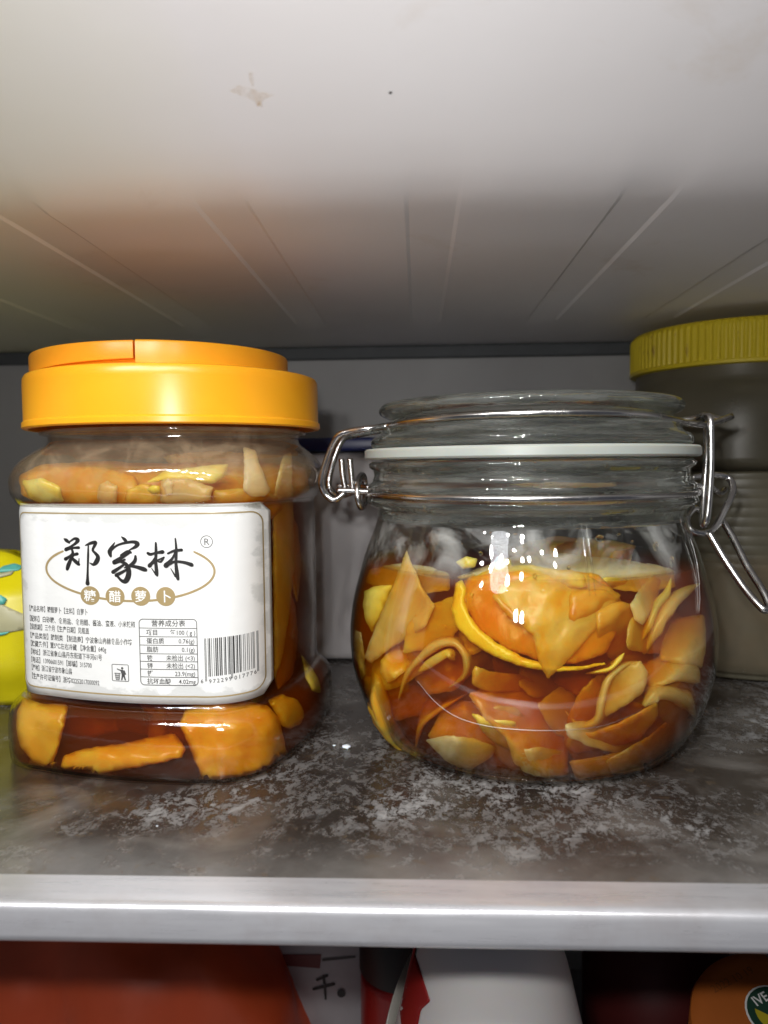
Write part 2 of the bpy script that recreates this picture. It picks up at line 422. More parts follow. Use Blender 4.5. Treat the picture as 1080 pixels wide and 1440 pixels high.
LHW, LRC = 3.5, 1.35
pet_keys = [(3.68, 1.4, 0.0), (3.86, 1.5, .07), (3.92, 1.6, .45), (3.93, 1.6, 1.0), (3.84, 1.55, 1.5), (3.6, 1.4, 1.8), (LHW, LRC, 1.95), (LHW, LRC, 3.5), (LHW, LRC, 5.2), (LHW, LRC, 6.9), (3.58, 1.5, 7.05), (3.85, 2.0, 7.35), (4.0, 2.5, 7.8), (3.9, 2.8, 8.2), (3.72, 3.2, 8.5), (3.6, 3.5, 8.68), (3.6, 3.59, 8.9), (3.8, 3.79, 8.95), (3.8, 3.79, 9.05), (3.6, 3.59, 9.1), (3.6, 3.59, 9.9)]
def pet(off, zmin=-1, zmax=99, lift=0):
    out = []
    ks = catmull(pet_keys, 3)
    for k in ks:
        hw, rc, z = k
        if z < zmin or z > zmax: continue
        hw -= off; rc = max(.3, min(rc - off * .6, hw - .01))
        b = max(0.0, min(.22, (hw - rc) * .12)) if z < 8.4 else 0
        out.append(section(hw, rc, z, bulge=b))
    return out
pet_outer = pet(0.0)
pet_inner = pet(.06, zmin=.08)
def bvh_of(VF): return BVHTree.FromPolygons([Vector(v) for v in VF[0]], VF[1])
pet_bvh = bvh_of(loft(pet_inner)); pet_out_bvh = bvh_of(loft(pet_outer))
clip_bvh = bvh_of(lathe(clip_in, CJ))

# ------------------------------------------------------------------ pieces that lie against a jar wall
def wallhit(bvh, px, py, c):
    d = ray(px, py); h = bvh.ray_cast(CO, d)
    if h[0] is None:                                   # just past the outline: slide in to the wall
        tx, ty = proj((c[0], c[1], 3.5 if py > 760 else (CO + d * (c[1] / d.y)).z))
        for q in range(1, 40):
            f = q * .02; d = ray(px + (tx - px) * f, py + (ty - py) * f); h = bvh.ray_cast(CO, d)
            if h[0] is not None:
                d = ray(px + (tx - px) * (f + .03), py + (ty - py) * (f + .03)); h = bvh.ray_cast(CO, d); break
        if h[0] is None: return d, c[1] / d.y * .985
    return d, h[3]
def piece(name, outline, off, mat, bvh, c, label, cat, thick=.2, gx=0.0, gy=0.0, cxx=0.0, cyy=0.0, wav=.10, grp=None, step=6.0, sm=5, edge=.34, parent=None, clampwall=True, jit=.45):
    """a slice whose outline is seen as given; it lies OFF cm behind the jar wall, bent with it"""
    q0 = [Vector(p) for p in outline]; q1 = []
    for i in range(len(q0)):
        a, b = q0[i], q0[(i + 1) % len(q0)]; q1 += [a.lerp(b, .09), a.lerp(b, .91)]
    loop = []; sj = random.random() * 99
    for i in range(len(q1)):
        a, b = q1[i], q1[(i + 1) % len(q1)]; k_ = max(1, int((b - a).length / 4))
        for t in range(k_):
            p = a.lerp(b, t / k_); loop.append(p + Vector((noise.noise(Vector((p.x / 9, p.y / 9, sj))), noise.noise(Vector((p.x / 9, p.y / 9, sj + 7))))) * min(4.0, step * .55) * jit + Vector((noise.noise(Vector((p.x / 3.5, p.y / 3.5, sj + 3))), noise.noise(Vector((p.x / 3.5, p.y / 3.5, sj + 9))))) * min(1.6, step * .25) * jit)
    mx = sum(p.x for p in loop) / len(loop); my = sum(p.y for p in loop) / len(loop)
    pts = list(loop); N = len(loop)
    x0, x1 = min(p.x for p in loop), max(p.x for p in loop); y0, y1 = min(p.y for p in loop), max(p.y for p in loop)
    def inside(x, y):
        r = False; j = N - 1
        for i in range(N):
            a, b = loop[i], loop[j]
            if (a.y > y) != (b.y > y) and x < (b.x - a.x) * (y - a.y) / (b.y - a.y) + a.x: r = not r
            j = i
        return r
    def bd(x, y):
        q = Vector((x, y)); best = 1e9
        for i in range(N):
            a, b = loop[i], loop[(i + 1) % N]; ab = b - a; L = ab.length_squared
            t = max(0, min(1, (q - a).dot(ab) / L)) if L > 0 else 0
            best = min(best, (a + ab * t - q).length)
        return best
    ds = [0.0] * N
    y = y0 + step / 2; row = 0
    while y < y1:
        x = x0 + (step / 2 if row % 2 else step)
        while x < x1:
            if inside(x, y):
                b = bd(x, y)
                if b > step * .35: pts.append(Vector((x, y))); ds.append(b)
            x += step
        y += step; row += 1
    vo, eo, fo, ov, oe, of = delaunay_2d_cdt(pts, [], [list(range(N))], 1, 1e-4)
    sd = random.random() * 50
    ids = [o[0] if o else 0 for o in ov]
    front, back = [], []
    for i, v in enumerate(vo):
        d, t = wallhit(bvh, v.x, v.y, c)
        u = (v.x - mx) / 100; w_ = (v.y - my) / 100
        o = off + gx * u + gy * w_ + cxx * u * u + cyy * w_ * w_ + wav * noise.noise(Vector((v.x / 28, v.y / 28, sd))) + wav * .35 * noise.noise(Vector((v.x / 9, v.y / 9, sd))) - wav * .9 * abs(noise.noise(Vector(((v.x + v.y * .6) / 34, (v.y - v.x * .6) / 90, sd + 5)))) * (1 if thick < .35 else .3)
        if clampwall: o = max(o, .04)
        e = max(0.0, 1 - (ds[ids[i]] / 3.0)) ** 2 * edge if ov[i] else 0
        front.append(CO + d * (t + o + thick * e)); back.append(CO + d * (t + o + thick * (1 - e)))
    n = len(front); V = front + back
    F = [tuple(f) for f in fo] + [tuple(i + n for i in reversed(f)) for f in fo]
    cnt = {}
    for f in fo:
        for a, b in zip(f, list(f[1:]) + [f[0]]): cnt[(a, b)] = 1
    for (a, b) in list(cnt):
        if (b, a) not in cnt: F.append((b, a, a + n, b + n))
    o = obj(name, V, F, mat, parent)
    if parent is None: tag(o, label, cat, grp)
    return o
def ribbon(name, path, mat, bvh, c, label, cat, width=1.2, thick=.17, tilt=(0, 0), grp=None, taper=True, taperw=False):
    """a long curled strip seen edge-on: path of (px, py, cm behind wall)"""
    pp = []
    for (a, b, o) in path:
        d, t = wallhit(bvh, a, b, c); pp.append(CO + d * (t + o))
    pp = catmull(pp, 8); V, F = [], []; N = len(pp); k = 10
    for i, p in enumerate(pp):
        T = (pp[min(i + 1, N - 1)] - pp[max(i - 1, 0)]).normalized()
        W = (p - CO).normalized() + Vector((tilt[0], 0, tilt[1])); W = (W - T * W.dot(T)).normalized()
        Nn = T.cross(W); s = i / (N - 1); tp = min(1, .25 + 3.2 * min(s, 1 - s)) if taper else 1
        tw = width * (tp if taperw else 1) * (1 + .12 * noise.noise(p * 1.3)); th = thick * tp * (1 + .3 * noise.noise(p * 2.1))
        for q in range(k):
            a = 2 * math.pi * q / k; ca, sa = math.cos(a), math.sin(a)
            sq = lambda v, e: math.copysign(abs(v) ** e, v)
            V.append(p + W * (tw / 2 + tw / 2 * sq(ca, .45)) + Nn * (th / 2 * sq(sa, .6)))
    for i in range(N - 1):
        for q in range(k): F.append((i * k + q, i * k + (q + 1) % k, (i + 1) * k + (q + 1) % k, (i + 1) * k + q))
    F.append(tuple(range(k))[::-1]); F.append(tuple((N - 1) * k + q for q in range(k)))
    return tag(obj(name, V, F, mat), label, cat, grp)

# ------------------------------------------------------------------ SQUARE PLASTIC JAR
pj = thing('plastic_jar', (PJ[0], PJ[1], 0), 'square clear plastic jar with orange screw lid and white printed label', 'jar')
secs = pet_outer + [[tuple(p) for p in s_] for s_ in reversed(pet_inner)]
V, F = loft(secs)
obj('jar_body', V, F, M['petwall'], pj)
# seam rib on the shoulder and base are moulded lines
lid_prof = [(0.02, 10.40), (3.7, 10.44), (3.95, 10.58), (4.06, 10.60), (4.14, 10.57), (4.19, 10.48), (4.2, 10.3), (4.2, 9.42), (4.2, 9.32), (4.245, 9.28), (4.25, 9.14), (4.2, 9.10), (4.08, 9.10), (4.05, 9.3), (4.0, 10.2), (0.02, 10.25)]
V, F = lathe(lid_prof, PJ, 128); ol = obj('screw_lid', V, F, M['orange'], pj, smooth='angle')
a_l0, a_l1 = R(188), R(277)
TC = (PJ[0] - .33, PJ[1] - .04)
def sector(r0, r1, z0, z1, a0, a1, n=40, bev=.07):
    prof = [(r0, z0), (r1, z0), (r1, z1 - bev), (r1 - bev * .3, z1 - bev * .3), (r1 - bev, z1), (r0, z1)]
    return lathe(prof, TC, n, True, a0, a1)
V2, F2 = sector(.05, 3.45, 10.45, 10.80, a_l0 - .02, a_l1 + .02)
V3, F3 = sector(.05, 3.64, 10.42, 11.24, a_l1, R(548), 90)
obj('lid_disc', V3, F3, M['orange'], ol, smooth='angle')
V4, F4 = sector(.06, 3.69, 10.56, 11.17, a_l0, a_l1 - .012, 40)
V4 = [(x, y, z + (.22 if z < 10.8 else .07) * min(1, max(0, (math.atan2(y - TC[1], x - TC[0]) % (2 * math.pi) - a_l0) / (a_l1 - a_l0))) - .02) for x, y, z in V4]
obj('lid_flap', V4, F4, M['orange2'], ol, smooth='angle')
obj('flap_recess', V2, F2, M['orange2'], ol, smooth='angle')

# label surface: u = cm along the wall leftward from the label's right edge
secL = section(LHW, LRC, 0, n=24, bulge=.22 * 1.0)
cen = Vector((PJ[0], PJ[1], 0))
# start the outline on the front right corner and walk left across the front
k = len(secL)
def ang(p): return math.atan2(p[1] - PJ[1], p[0] - PJ[0])
st = min(range(k), key=lambda i: abs(ang(secL[i]) - R(-28)))
walk = [Vector((secL[(st - i) % k][0], secL[(st - i) % k][1], 0)) for i in range(k)]
arc = [0.0]
for a, b in zip(walk, walk[1:]): arc.append(arc[-1] + (b - a).length)
def wallpt(s, z, off):
    s = max(0, min(arc[-1] - .01, s))
    lo, hi = 0, len(arc) - 1
    while hi - lo > 1:
        md = (lo + hi) // 2
        if arc[md] <= s: lo = md
        else: hi = md
    t = (s - arc[lo]) / (arc[hi] - arc[lo]); p = walk[lo].lerp(walk[hi], t)
    T0 = (walk[min(lo + 1, k - 1)] - walk[max(lo - 1, 0)]).normalized(); T1 = (walk[min(hi + 1, k - 1)] - walk[max(hi - 1, 0)]).normalized()
    T = T0.lerp(T1, t).normalized()
    nrm = Vector((T.y, -T.x, 0)); 
    if nrm.dot(p - cen) < 0: nrm = -nrm
    return p + nrm * off + Vector((0, 0, z))
ZREF = 4.4
tab = [(proj(wallpt(i * .02, ZREF, 0))[0], i * .02) for i in range(600)]
def s_of_px(X):
    if X >= 78:
        for (a, sa), (b, sb) in zip(tab, tab[1:]):
            if b <= X <= a: return sa + (sb - sa) * (a - X) / max(1e-6, a - b)
        return 0
    s1, s2 = s_of_px(78), s_of_px(100)
    return s1 + (78 - X) * (s1 - s2) / 22 * .97
z_a = (lambda s: (proj(wallpt(s, 2, 0))[1], proj(wallpt(s, 6, 0))[1]))(s_of_px(220))
def z_of_py(Y): return 2 + 4 * (z_a[0] - Y) / (z_a[0] - z_a[1])
def LP(X, Y, off=.02): return wallpt(s_of_px(X), z_of_py(Y), off)
LX0, LX1, LY0, LY1 = 8, 382, 710, 990
def lab_grid():
    nx, ny = 90, 20; rc = 14; V, uv = [], []
    for off in (.014, .002):
        for j in range(ny + 1):
            Y = LY0 + (LY1 - LY0) * j / ny
            dy = min(Y - LY0, LY1 - Y); ins = rc - math.sqrt(max(0, rc * rc - max(0, rc - dy) ** 2))
            for i in range(nx + 1):
                X = LX0 + ins + (LX1 - LX0 - 2 * ins) * i / nx
                V.append(LP(X, Y, off)); uv.append(((X - LX0) / (LX1 - LX0), (LY1 - Y) / (LY1 - LY0)))
    n = (nx + 1) * (ny + 1); F = []
    for j in range(ny):
        for i in range(nx):
            a = j * (nx + 1) + i; F.append((a, a + 1, a + nx + 2, a + nx + 1)); F.append((n + a, n + a + nx + 1, n + a + nx + 2, n + a + 1))
    rim = [i for i in range(nx + 1)] + [(j + 1) * (nx + 1) - 1 for j in range(1, ny + 1)] + [ny * (nx + 1) + i for i in range(nx - 1, -1, -1)] + [j * (nx + 1) for j in range(ny - 1, 0, -1)]
    for a, b in zip(rim, rim[1:] + rim[:1]): F.append((a, b, b + n, a + n))
    return V, F, uv
V, F, uv = lab_grid(); lab = obj('paper_label', V, F, M['paper'], pj, uvs=uv)
def onlabel(polys, off=.024):
    """polys: (verts2d in photo pixels, faces) -> mapped on the label"""
    V, F = polys; return [LP(x, y, off) for x, y in V], F
def stroke2d(pts, n=5, closed=False, cap=True):
    """variable-width brush stroke as a strip; pts = (x, y, full width)"""
    pp = catmull(pts, n, closed); V = []; F = []; N = len(pp)
    for i, p in enumerate(pp):
        a = pp[i - 1] if (i or closed) else pp[0]; b = pp[(i + 1) % N] if (i < N - 1 or closed) else pp[-1]
        T = Vector((b.x - a.x, b.y - a.y)); T = T.normalized() if T.length > 1e-6 else Vector((1, 0)); q = Vector((-T.y, T.x)) * max(.1, p.z) / 2
        V += [(p.x + q.x, p.y + q.y), (p.x - q.x, p.y - q.y)]
    for i in range(N if closed else N - 1):
        j = (i + 1) % N; F.append((2 * i, 2 * i + 1, 2 * j + 1, 2 * j))
    if cap and not closed:
        for e, i in ((-1, 0), (1, N - 1)):
            p = pp[i]; c0 = len(V); V.append((p.x, p.y)); r = p.z / 2 * .93; ring = []
            for q in range(10): V.append((p.x + r * math.cos(q * math.pi / 5), p.y + r * math.sin(q * math.pi / 5)))
            for q in range(10): F.append((c0, c0 + 1 + q, c0 + 1 + (q + 1) % 10))
    return V, F
def disc2d(x, y, r, n=28): return [(x, y)] + [(x + r * math.cos(2 * math.pi * i / n), y + r * math.sin(2 * math.pi * i / n)) for i in range(n)], [(0, 1 + i, 1 + (i + 1) % n) for i in range(n)]
def text2d(s, size, x, y, align='LEFT', bold=0.0, sxx=1.0, space=1.0, slant=0.0):
    """lettering outline, flat; size = cap height in photo pixels roughly; returns pixel coordinates (y down)"""
    cu = bpy.data.curves.new('lettering', 'FONT'); cu.body = s; cu.size = 1; cu.align_x = align; cu.offset = bold; cu.space_character = space; cu.resolution_u = 2
    o = bpy.data.objects.new('lettering', cu); COL.objects.link(o)
    bpy.context.view_layer.update()
    me = bpy.data.meshes.new_from_object(o.evaluated_get(bpy.context.evaluated_depsgraph_get()))
    V = [(x + (v.co.x + slant * v.co.y) * size * sxx, y - v.co.y * size) for v in me.vertices]; F = [tuple(p.vertices) for p in me.polygons]
    bpy.data.objects.remove(o); bpy.data.curves.remove(cu); bpy.data.meshes.remove(me)
    return V, F
def printed(name, polys, mat, parent, base_off=.020, inc=.0006, mapper=LP):
    V, F = [], []
    for i, (v, f) in enumerate(polys):
        n = len(V); V += [mapper(a, b, base_off + inc * i) for a, b in v]; F += [tuple(q + n for q in t) for t in f]
    return obj(name, V, F, mat, parent, smooth=False, recalc=False)
# brush-written name
Z = lambda L: [(85 + a / 5.4, 745 + b / 5.4, c_ / 5.4) for a, b, c_ in L]
brush = [
 [(52,78,10),(66,88,22),(88,106,14)], [(95,96,10),(130,74,16),(152,84,26),(138,108,18),(100,135,14),(62,158,22)], [(60,162,20),(110,147,13),(158,142,19)],
 [(104,150,12),(112,185,16),(88,212,15),(56,232,20)], [(56,234,22),(100,206,15),(146,190,20)], [(118,195,14),(96,235,19),(76,280,24),(66,312,18)], [(104,222,14),(130,248,23),(154,270,20)], [(154,268,10),(159,225,5)],
 [(210,124,7),(250,106,18),(288,98,19),(280,122,18),(264,158,14),(284,182,18),(302,210,24),(290,245,28),(266,268,18),(238,256,5)], [(232,122,8),(228,200,13),(222,300,12),(218,380,17),(217,416,26)],
 [(484,54,6),(505,72,20),(524,94,16)], [(432,98,6),(405,140,20),(392,170,26),(399,202,16)], [(392,172,12),(440,125,13),(500,102,15),(570,92,19),(602,105,28),(588,128,20),(542,152,7)],
 [(475,194,12),(528,166,20),(552,172,14)], [(540,174,14),(490,205,20),(422,246,24)], [(422,252,22),(480,236,15),(505,226,12)], [(470,240,16),(512,260,22),(531,300,28),(527,350,32),(505,388,30),(474,384,18),(440,346,14)],
 [(500,262,14),(460,290,18),(413,322,24)], [(520,300,14),(480,322,18),(436,346,22)], [(586,198,14),(580,235,22),(542,270,18),(500,288,8)], [(540,272,16),(590,280,20),(640,295,27),(660,302,22)],
 [(742,98,12),(742,160,18),(738,240,18),(742,310,22),(746,344,14)], [(680,176,18),(700,184,18),(740,174,14),(792,166,24)], [(745,190,10),(715,240,16),(690,270,26)], [(690,270,14),(740,236,12),(802,206,10)], [(800,208,10),(776,240,12),(748,236,5)], [(706,290,5),(738,338,12)],
 [(890,66,9),(895,150,16),(890,250,18),(896,330,24),(902,370,18)], [(830,178,11),(880,158,16),(936,152,18)], [(890,165,12),(860,220,16),(814,268,32)], [(814,270,22),(880,240,15),(950,245,18),(1010,264,24)], [(850,290,5),(884,350,12)]]
printed('brush_lettering', [stroke2d([(x, y, w_ * 1.28) for x, y, w_ in Z(b)]) for b in brush], M['black'], lab)
# gold ring with four discs
def ell(cx, cy_, a, b, t0, t1, w0, n=40): return [(cx + a * math.cos(R(t0 + (t1 - t0) * i / n)), cy_ + b * math.sin(R(t0 + (t1 - t0) * i / n)), w0 * (1 if 0 < i < n else .8)) for i in range(n + 1)]
gold = [stroke2d(ell(185, 803, 118, 42, 218, -40, 3.2), 2)] + [disc2d(x, y, 13.4) for x, y in ((128, 839), (163, 839), (199, 838), (234, 838))]
printed('gold_emblem', gold, M['goldink'], lab)
printed('disc_lettering', [text2d(ch, 17.5, x - 8.7, y + 6.6, bold=.012) for ch, x, y in (('糖', 128, 839), ('醋', 163, 839), ('萝', 199, 838), ('卜', 234, 838))], M['whiteink'], lab, .027)
def rrect(x0, x1, y0, y1, r, wd):
    pts = []
    for (cx, cy_, a0) in ((x1 - r, y0 + r, -90), (x1 - r, y1 - r, 0), (x0 + r, y1 - r, 90), (x0 + r, y0 + r, 180)):
        for i in range(7): a = R(a0 + 15 * i); pts.append((cx + r * math.cos(a), cy_ + r * math.sin(a)))
    # straight runs subdivided so that they follow the wall
    out = []
    for i in range(len(pts)):
        a, b = pts[i], pts[(i + 1) % len(pts)]; L = math.dist(a, b); n = max(1, int(L / 5))
        for q in range(n): out.append((a[0] + (b[0] - a[0]) * q / n, a[1] + (b[1] - a[1]) * q / n, wd))
    return stroke2d(out, 1, True)
printed('gold_border', [rrect(17, 371, 723, 979, 17, 2.0)], M['goldink'], lab)
reg = [stroke2d([(293 + 8.2 * math.cos(R(a)), 762 + 8.2 * math.sin(R(a)), 1.0) for a in range(0, 360, 15)], 1, True), text2d('R', 13.5, 288.9, 766.8)]
printed('registered_mark', reg, M['ink'], lab)
lines = [("【产品名称】糖醋萝卜【主料】白萝卜", 124, 866.5, 4.0), ("【配料】白砂糖、食用盐、食用醋、酱油、蜜液、小米辣椒", 190, 881.5, 2.5), ("【保质期】三个月【生产日期】见瓶盖", 125, 893.5, 2.5),
 ("【产品类型】腌制类 【制造商】宁波象山冉赫食品小作坊", 185, 906.5, 0), ("【贮藏条件】置5℃左右冷藏 【净含量】640g", 148, 918.5, 0), ("【地址】浙江省象山县丹东街道下半河61号", 142, 930.5, 0),
 ("【电话】13906601591【邮编】315700", 127, 942.5, 0), ("【产地】浙江省宁波市象山县", 99, 954.0, 0), ("【生产许可证编号】浙坊02252017000092", 137, 967.0, 0)]
txt = []
E42 = next((X for X in range(78, 0, -1) if proj(LP(X, 900))[0] <= 43.5), 20)
print('E42', E42)
for s_, xr, yb, _ in lines:
    v, f = text2d(s_, 9.6, xr, yb, 'RIGHT', .010, sxx=1)
    wd = xr - min(p[0] for p in v); kk = (xr - E42) / wd; v = [(xr - (xr - a) * kk, b) for a, b in v]
    txt.append((v, f))
printed('ingredient_text', txt, M['ink'], lab, inc=.0)
tb = [rrect(195.5, 276.5, 870, 963, 5.5, 1.1)]
ys = [882.5, 894.5, 906.5, 918.5, 929.5, 940.5, 951.5]
for y in ys: tb.append(stroke2d([(195.5 + q * 9, y, .9) for q in range(10)], 1, False, False))
printed('table_frame', tb, M['ink'], lab)
rows_ = [("项目", "每100 ( g )"), ("蛋白质", "0.76(g)"), ("脂肪", "0.1(g)"), ("铁", "未检出 (<3)"), ("锌", "未检出 (<2)"), ("钙", "23.9(mg)"), ("抗坏血酸", "4.02mg")]
tx = [text2d("营养成分表", 9.4, 236.5, 879.3, 'CENTER', .012, space=1.05)]
for i, (a, b) in enumerate(rows_):
    y = ys[i] + 9.2; last = i == 6
    tx.append(text2d(a, 8.6, 205 if not last else 204.5, y, 'LEFT', .012, sxx=.98)); tx.append(text2d(b, 8.8, 274.5 if i < 1 else 273, y, 'RIGHT', .010, sxx=.93))
printed('table_text', tx, M['ink'], lab, inc=0)
# EAN-13 bars
Lc = ["0001101","0011001","0010011","0111101","0100011","0110001","0101111","0111011","0110111","0001011"]
par = {"6": "LGGGLL"}; code = "6972299017776"
bits = "101"
for d, p in zip(code[1:7], par[code[0]]):
    l = Lc[int(d)]; bits += l if p == 'L' else ''.join('1' if ch == '0' else '0' for ch in l)[::-1]
bits += "01010"
for d in code[7:]: bits += ''.join('1' if ch == '0' else '0' for ch in Lc[int(d)])
bits += "101"
bx0, bx1 = 286.5, 361.5; mw = (bx1 - bx0) / len(bits); bars = []
i = 0
while i < len(bits):
    if bits[i] == '1':
        j = i
        while j < len(bits) and bits[j] == '1': j += 1
        guard = i < 3 or 45 <= i < 50 or i >= 92
        xa, xb = bx0 + i * mw, bx0 + j * mw; y0 = 896.5 - (xa - bx0) / 75 * 2.5; y1 = (957 if guard else 950.5) - (xa - bx0) / 75 * 4.0
        bars.append(([(xa, y0), (xb, y0), (xb, (y0 + y1) / 2), (xb, y1), (xa, y1), (xa, (y0 + y1) / 2)], [(0, 1, 2, 5), (5, 2, 3, 4)])); i = j
    else: i += 1
printed('barcode', bars, M['black'], lab, inc=0)
dg = [text2d("6", 8, 280, 959.5, bold=.01)]
for q, ch in enumerate(code[1:7]): dg.append(text2d(ch, 8, 291.5 + q * 5.6, 959.6 - q * .35, bold=.01))
for q, ch in enumerate(code[7:]): dg.append(text2d(ch, 8, 327 + q * 5.5, 957.4 - q * .4, bold=.01))
printed('barcode_digits', dg, M['ink'], lab, inc=0)
# tidy-person pictogram
pic = [rrect(155.5, 178.5, 935.5, 959, 1.5, .9), disc2d(169.8, 940.5, 1.7, 12), stroke2d([(169.5, 944.5, 4.6), (171, 948, 5.0), (171, 951, 4.4)], 4), stroke2d([(169, 944, 2), (165.5, 943, 1.6), (162.8, 941.8, 1.4)], 4), stroke2d([(172.5, 944, 1.6), (174.5, 949, 1.5)], 3),
       stroke2d([(170, 951, 2.4), (168.8, 957, 1.9)], 3), stroke2d([(172, 951, 2.4), (173.8, 957, 1.9)], 3), stroke2d([(159, 948, 1.0), (167, 948, 1.0)], 2), stroke2d([(160, 948, .8), (161, 957, .8)], 2), stroke2d([(166.2, 948, .8), (165.2, 957, .8)], 2), stroke2d([(161, 957, .8), (165.2, 957, .8)], 2),
       stroke2d([(162, 949, .6), (162.4, 956, .6)], 2), stroke2d([(164, 949, .6), (163.8, 956, .6)], 2), stroke2d([(159.8, 951, .6), (166.3, 951, .6)], 2), stroke2d([(160.2, 954, .6), (165.9, 954, .6)], 2)]
printed('tidy_pictogram', pic, M['ink'], lab)

# brine in the square jar
ks = [s_ for s_ in pet(.072, zmin=.09) if s_[0][2] <= 7.15]
V, F = loft(ks); tag(obj('brine', V, F, M['brine2'], recalc=True), 'dark amber brine filling the square plastic jar to its shoulder', 'brine')
B1, C1 = pet_bvh, PJ
def sq(outline, off, mat, label, thick=.7, **kw): return piece('radish_chunk', outline, off, M[mat], B1, C1, label, 'radish chunk', thick, **kw)
sq([(24, 1000), (34, 980), (60, 990), (96, 990), (90, 1025), (80, 1060), (70, 1084), (48, 1072), (28, 1050), (22, 1025)], 0.15, 'honey', 'amber radish chunk at the bottom left corner of the square jar', gx=.3)
sq([(86, 1078), (90, 1062), (120, 1052), (170, 1046), (215, 1036), (245, 1030), (262, 1054), (255, 1066), (200, 1078), (150, 1086), (110, 1094), (90, 1090)], .12, 'honey', 'long flat orange wedge lying between the two lower chunks of the square jar', thick=.6, gy=-1.6)
sq([(262, 992), (300, 984), (345, 986), (378, 992), (392, 1010), (400, 1040), (405, 1072), (380, 1082), (340, 1092), (286, 1098), (276, 1074), (262, 1040), (252, 1018)], 0.15, 'honey', 'big four sided radish chunk at the bottom right of the square jar', thick=.9)
sq([(376, 984), (396, 976), (418, 984), (429, 1002), (424, 1018), (408, 1026), (396, 1020), (386, 1000)], 0.35, 'gold', 'small yellow chunk just right of the label corner in the square jar', thick=.6)
sq([(398, 640), (410, 636), (412, 700), (414, 790), (408, 860), (396, 930), (386, 960), (384, 800), (384, 720), (386, 690)], .5, 'tan', 'tall brown slice standing at the right side of the square jar', thick=.3)
sq([(384, 800), (400, 820), (416, 850), (420, 900), (412, 950), (390, 972), (384, 940), (384, 860)], .9, 'dark', 'dark soaked slice low at the right side of the square jar', thick=.3)
sq([(424, 920), (436, 935), (448, 955), (452, 975), (440, 972), (430, 955)], .15, 'yellow', 'thin yellow edge of a chunk at the far right foot of the square jar', thick=.4, clampwall=False)
# slices over the label, seen in the shoulder
sq([(205, 678), (232, 662), (280, 656), (322, 652), (318, 668), (300, 680), (262, 676), (232, 676)], .5, 'yellow', 'bright yellow slice lying on top under the shoulder of the square jar', thick=.3, gy=-1)
sq([(226, 674), (262, 672), (300, 684), (296, 704), (250, 712), (225, 706)], .18, 'tan', 'thin tan slice edge below the bright yellow slice of the square jar', thick=.2)
sq([(342, 628), (360, 634), (368, 660), (380, 690), (372, 698), (352, 698), (342, 690), (343, 655)], .08, 'pale', 'pale upright slice pressed to the shoulder right of the yellow slice', thick=.3)
sq([(40, 664), (80, 656), (140, 656), (190, 668), (200, 700), (180, 712), (110, 714), (60, 706), (34, 690)], .8, 'amber', 'wide amber slice floating at the left under the shoulder of the square jar', thick=.3, gy=-1)
sq([(30, 676), (60, 672), (84, 684), (90, 706), (60, 708), (40, 700)], .2, 'yellow', 'small yellow slice at the left end of the shoulder of the square jar', thick=.3)
sq([(138, 682), (152, 676), (166, 684), (164, 708), (146, 714), (136, 702)], .15, 'tan', 'stubby tan piece above the top left of the printed label', thick=.3)
sq([(176, 690), (200, 680), (226, 684), (228, 700), (222, 712), (176, 714)], .45, 'gold', 'golden piece above the middle of the printed label', thick=.3)
sq([(228, 682), (236, 672), (245, 678), (244, 694), (234, 698)], .06, 'pale', 'tiny pale seed shaped piece above the middle of the label', thick=.25, step=3)
sq([(206, 688), (214, 682), (224, 684), (226, 692), (216, 696)], .10, 'yellow', 'tiny yellow crumb beside the pale seed shaped piece', thick=.2, step=3)
sq([(300, 690), (340, 686), (384, 694), (400, 712), (384, 730), (340, 730), (300, 716)], .4, 'amber', 'amber slice curving away at the upper right of the label', thick=.3)
sq([(386, 720), (404, 712), (420, 740), (424, 800), (418, 850), (404, 800), (390, 760)], .7, 'amber', 'amber slice standing beside the upper right of the label', thick=.3)
sq([(26, 668), (60, 652), (140, 648), (230, 652), (340, 648), (430, 656), (436, 690), (400, 712), (300, 716), (180, 716), (60, 712), (30, 696)], 1.3, 'amber', 'broad amber mass of radish filling the shoulder of the square jar behind the top slices', thick=.4, gy=-1.5)
sq([(230, 640), (300, 634), (400, 640), (440, 660), (420, 700), (330, 690), (250, 676)], 2.6, 'tan', 'tan radish slice at the back right of the square jar shoulder', thick=.3, gy=-1.5)
for (a, b) in ((120, 1010), (200, 1005), (160, 700), (320, 705), (250, 1015)):
    sq([(a - 48, b - 18), (a, b - 30), (a + 45, b - 14), (a + 50, b + 18), (a + 5, b + 30), (a - 45, b + 20)], 1.7 + random.random() * .8, 'dark', 'dark red radish chunk deep in the brine behind the front chunks of the square jar', thick=.8, grp='deep radish chunks in the square jar')
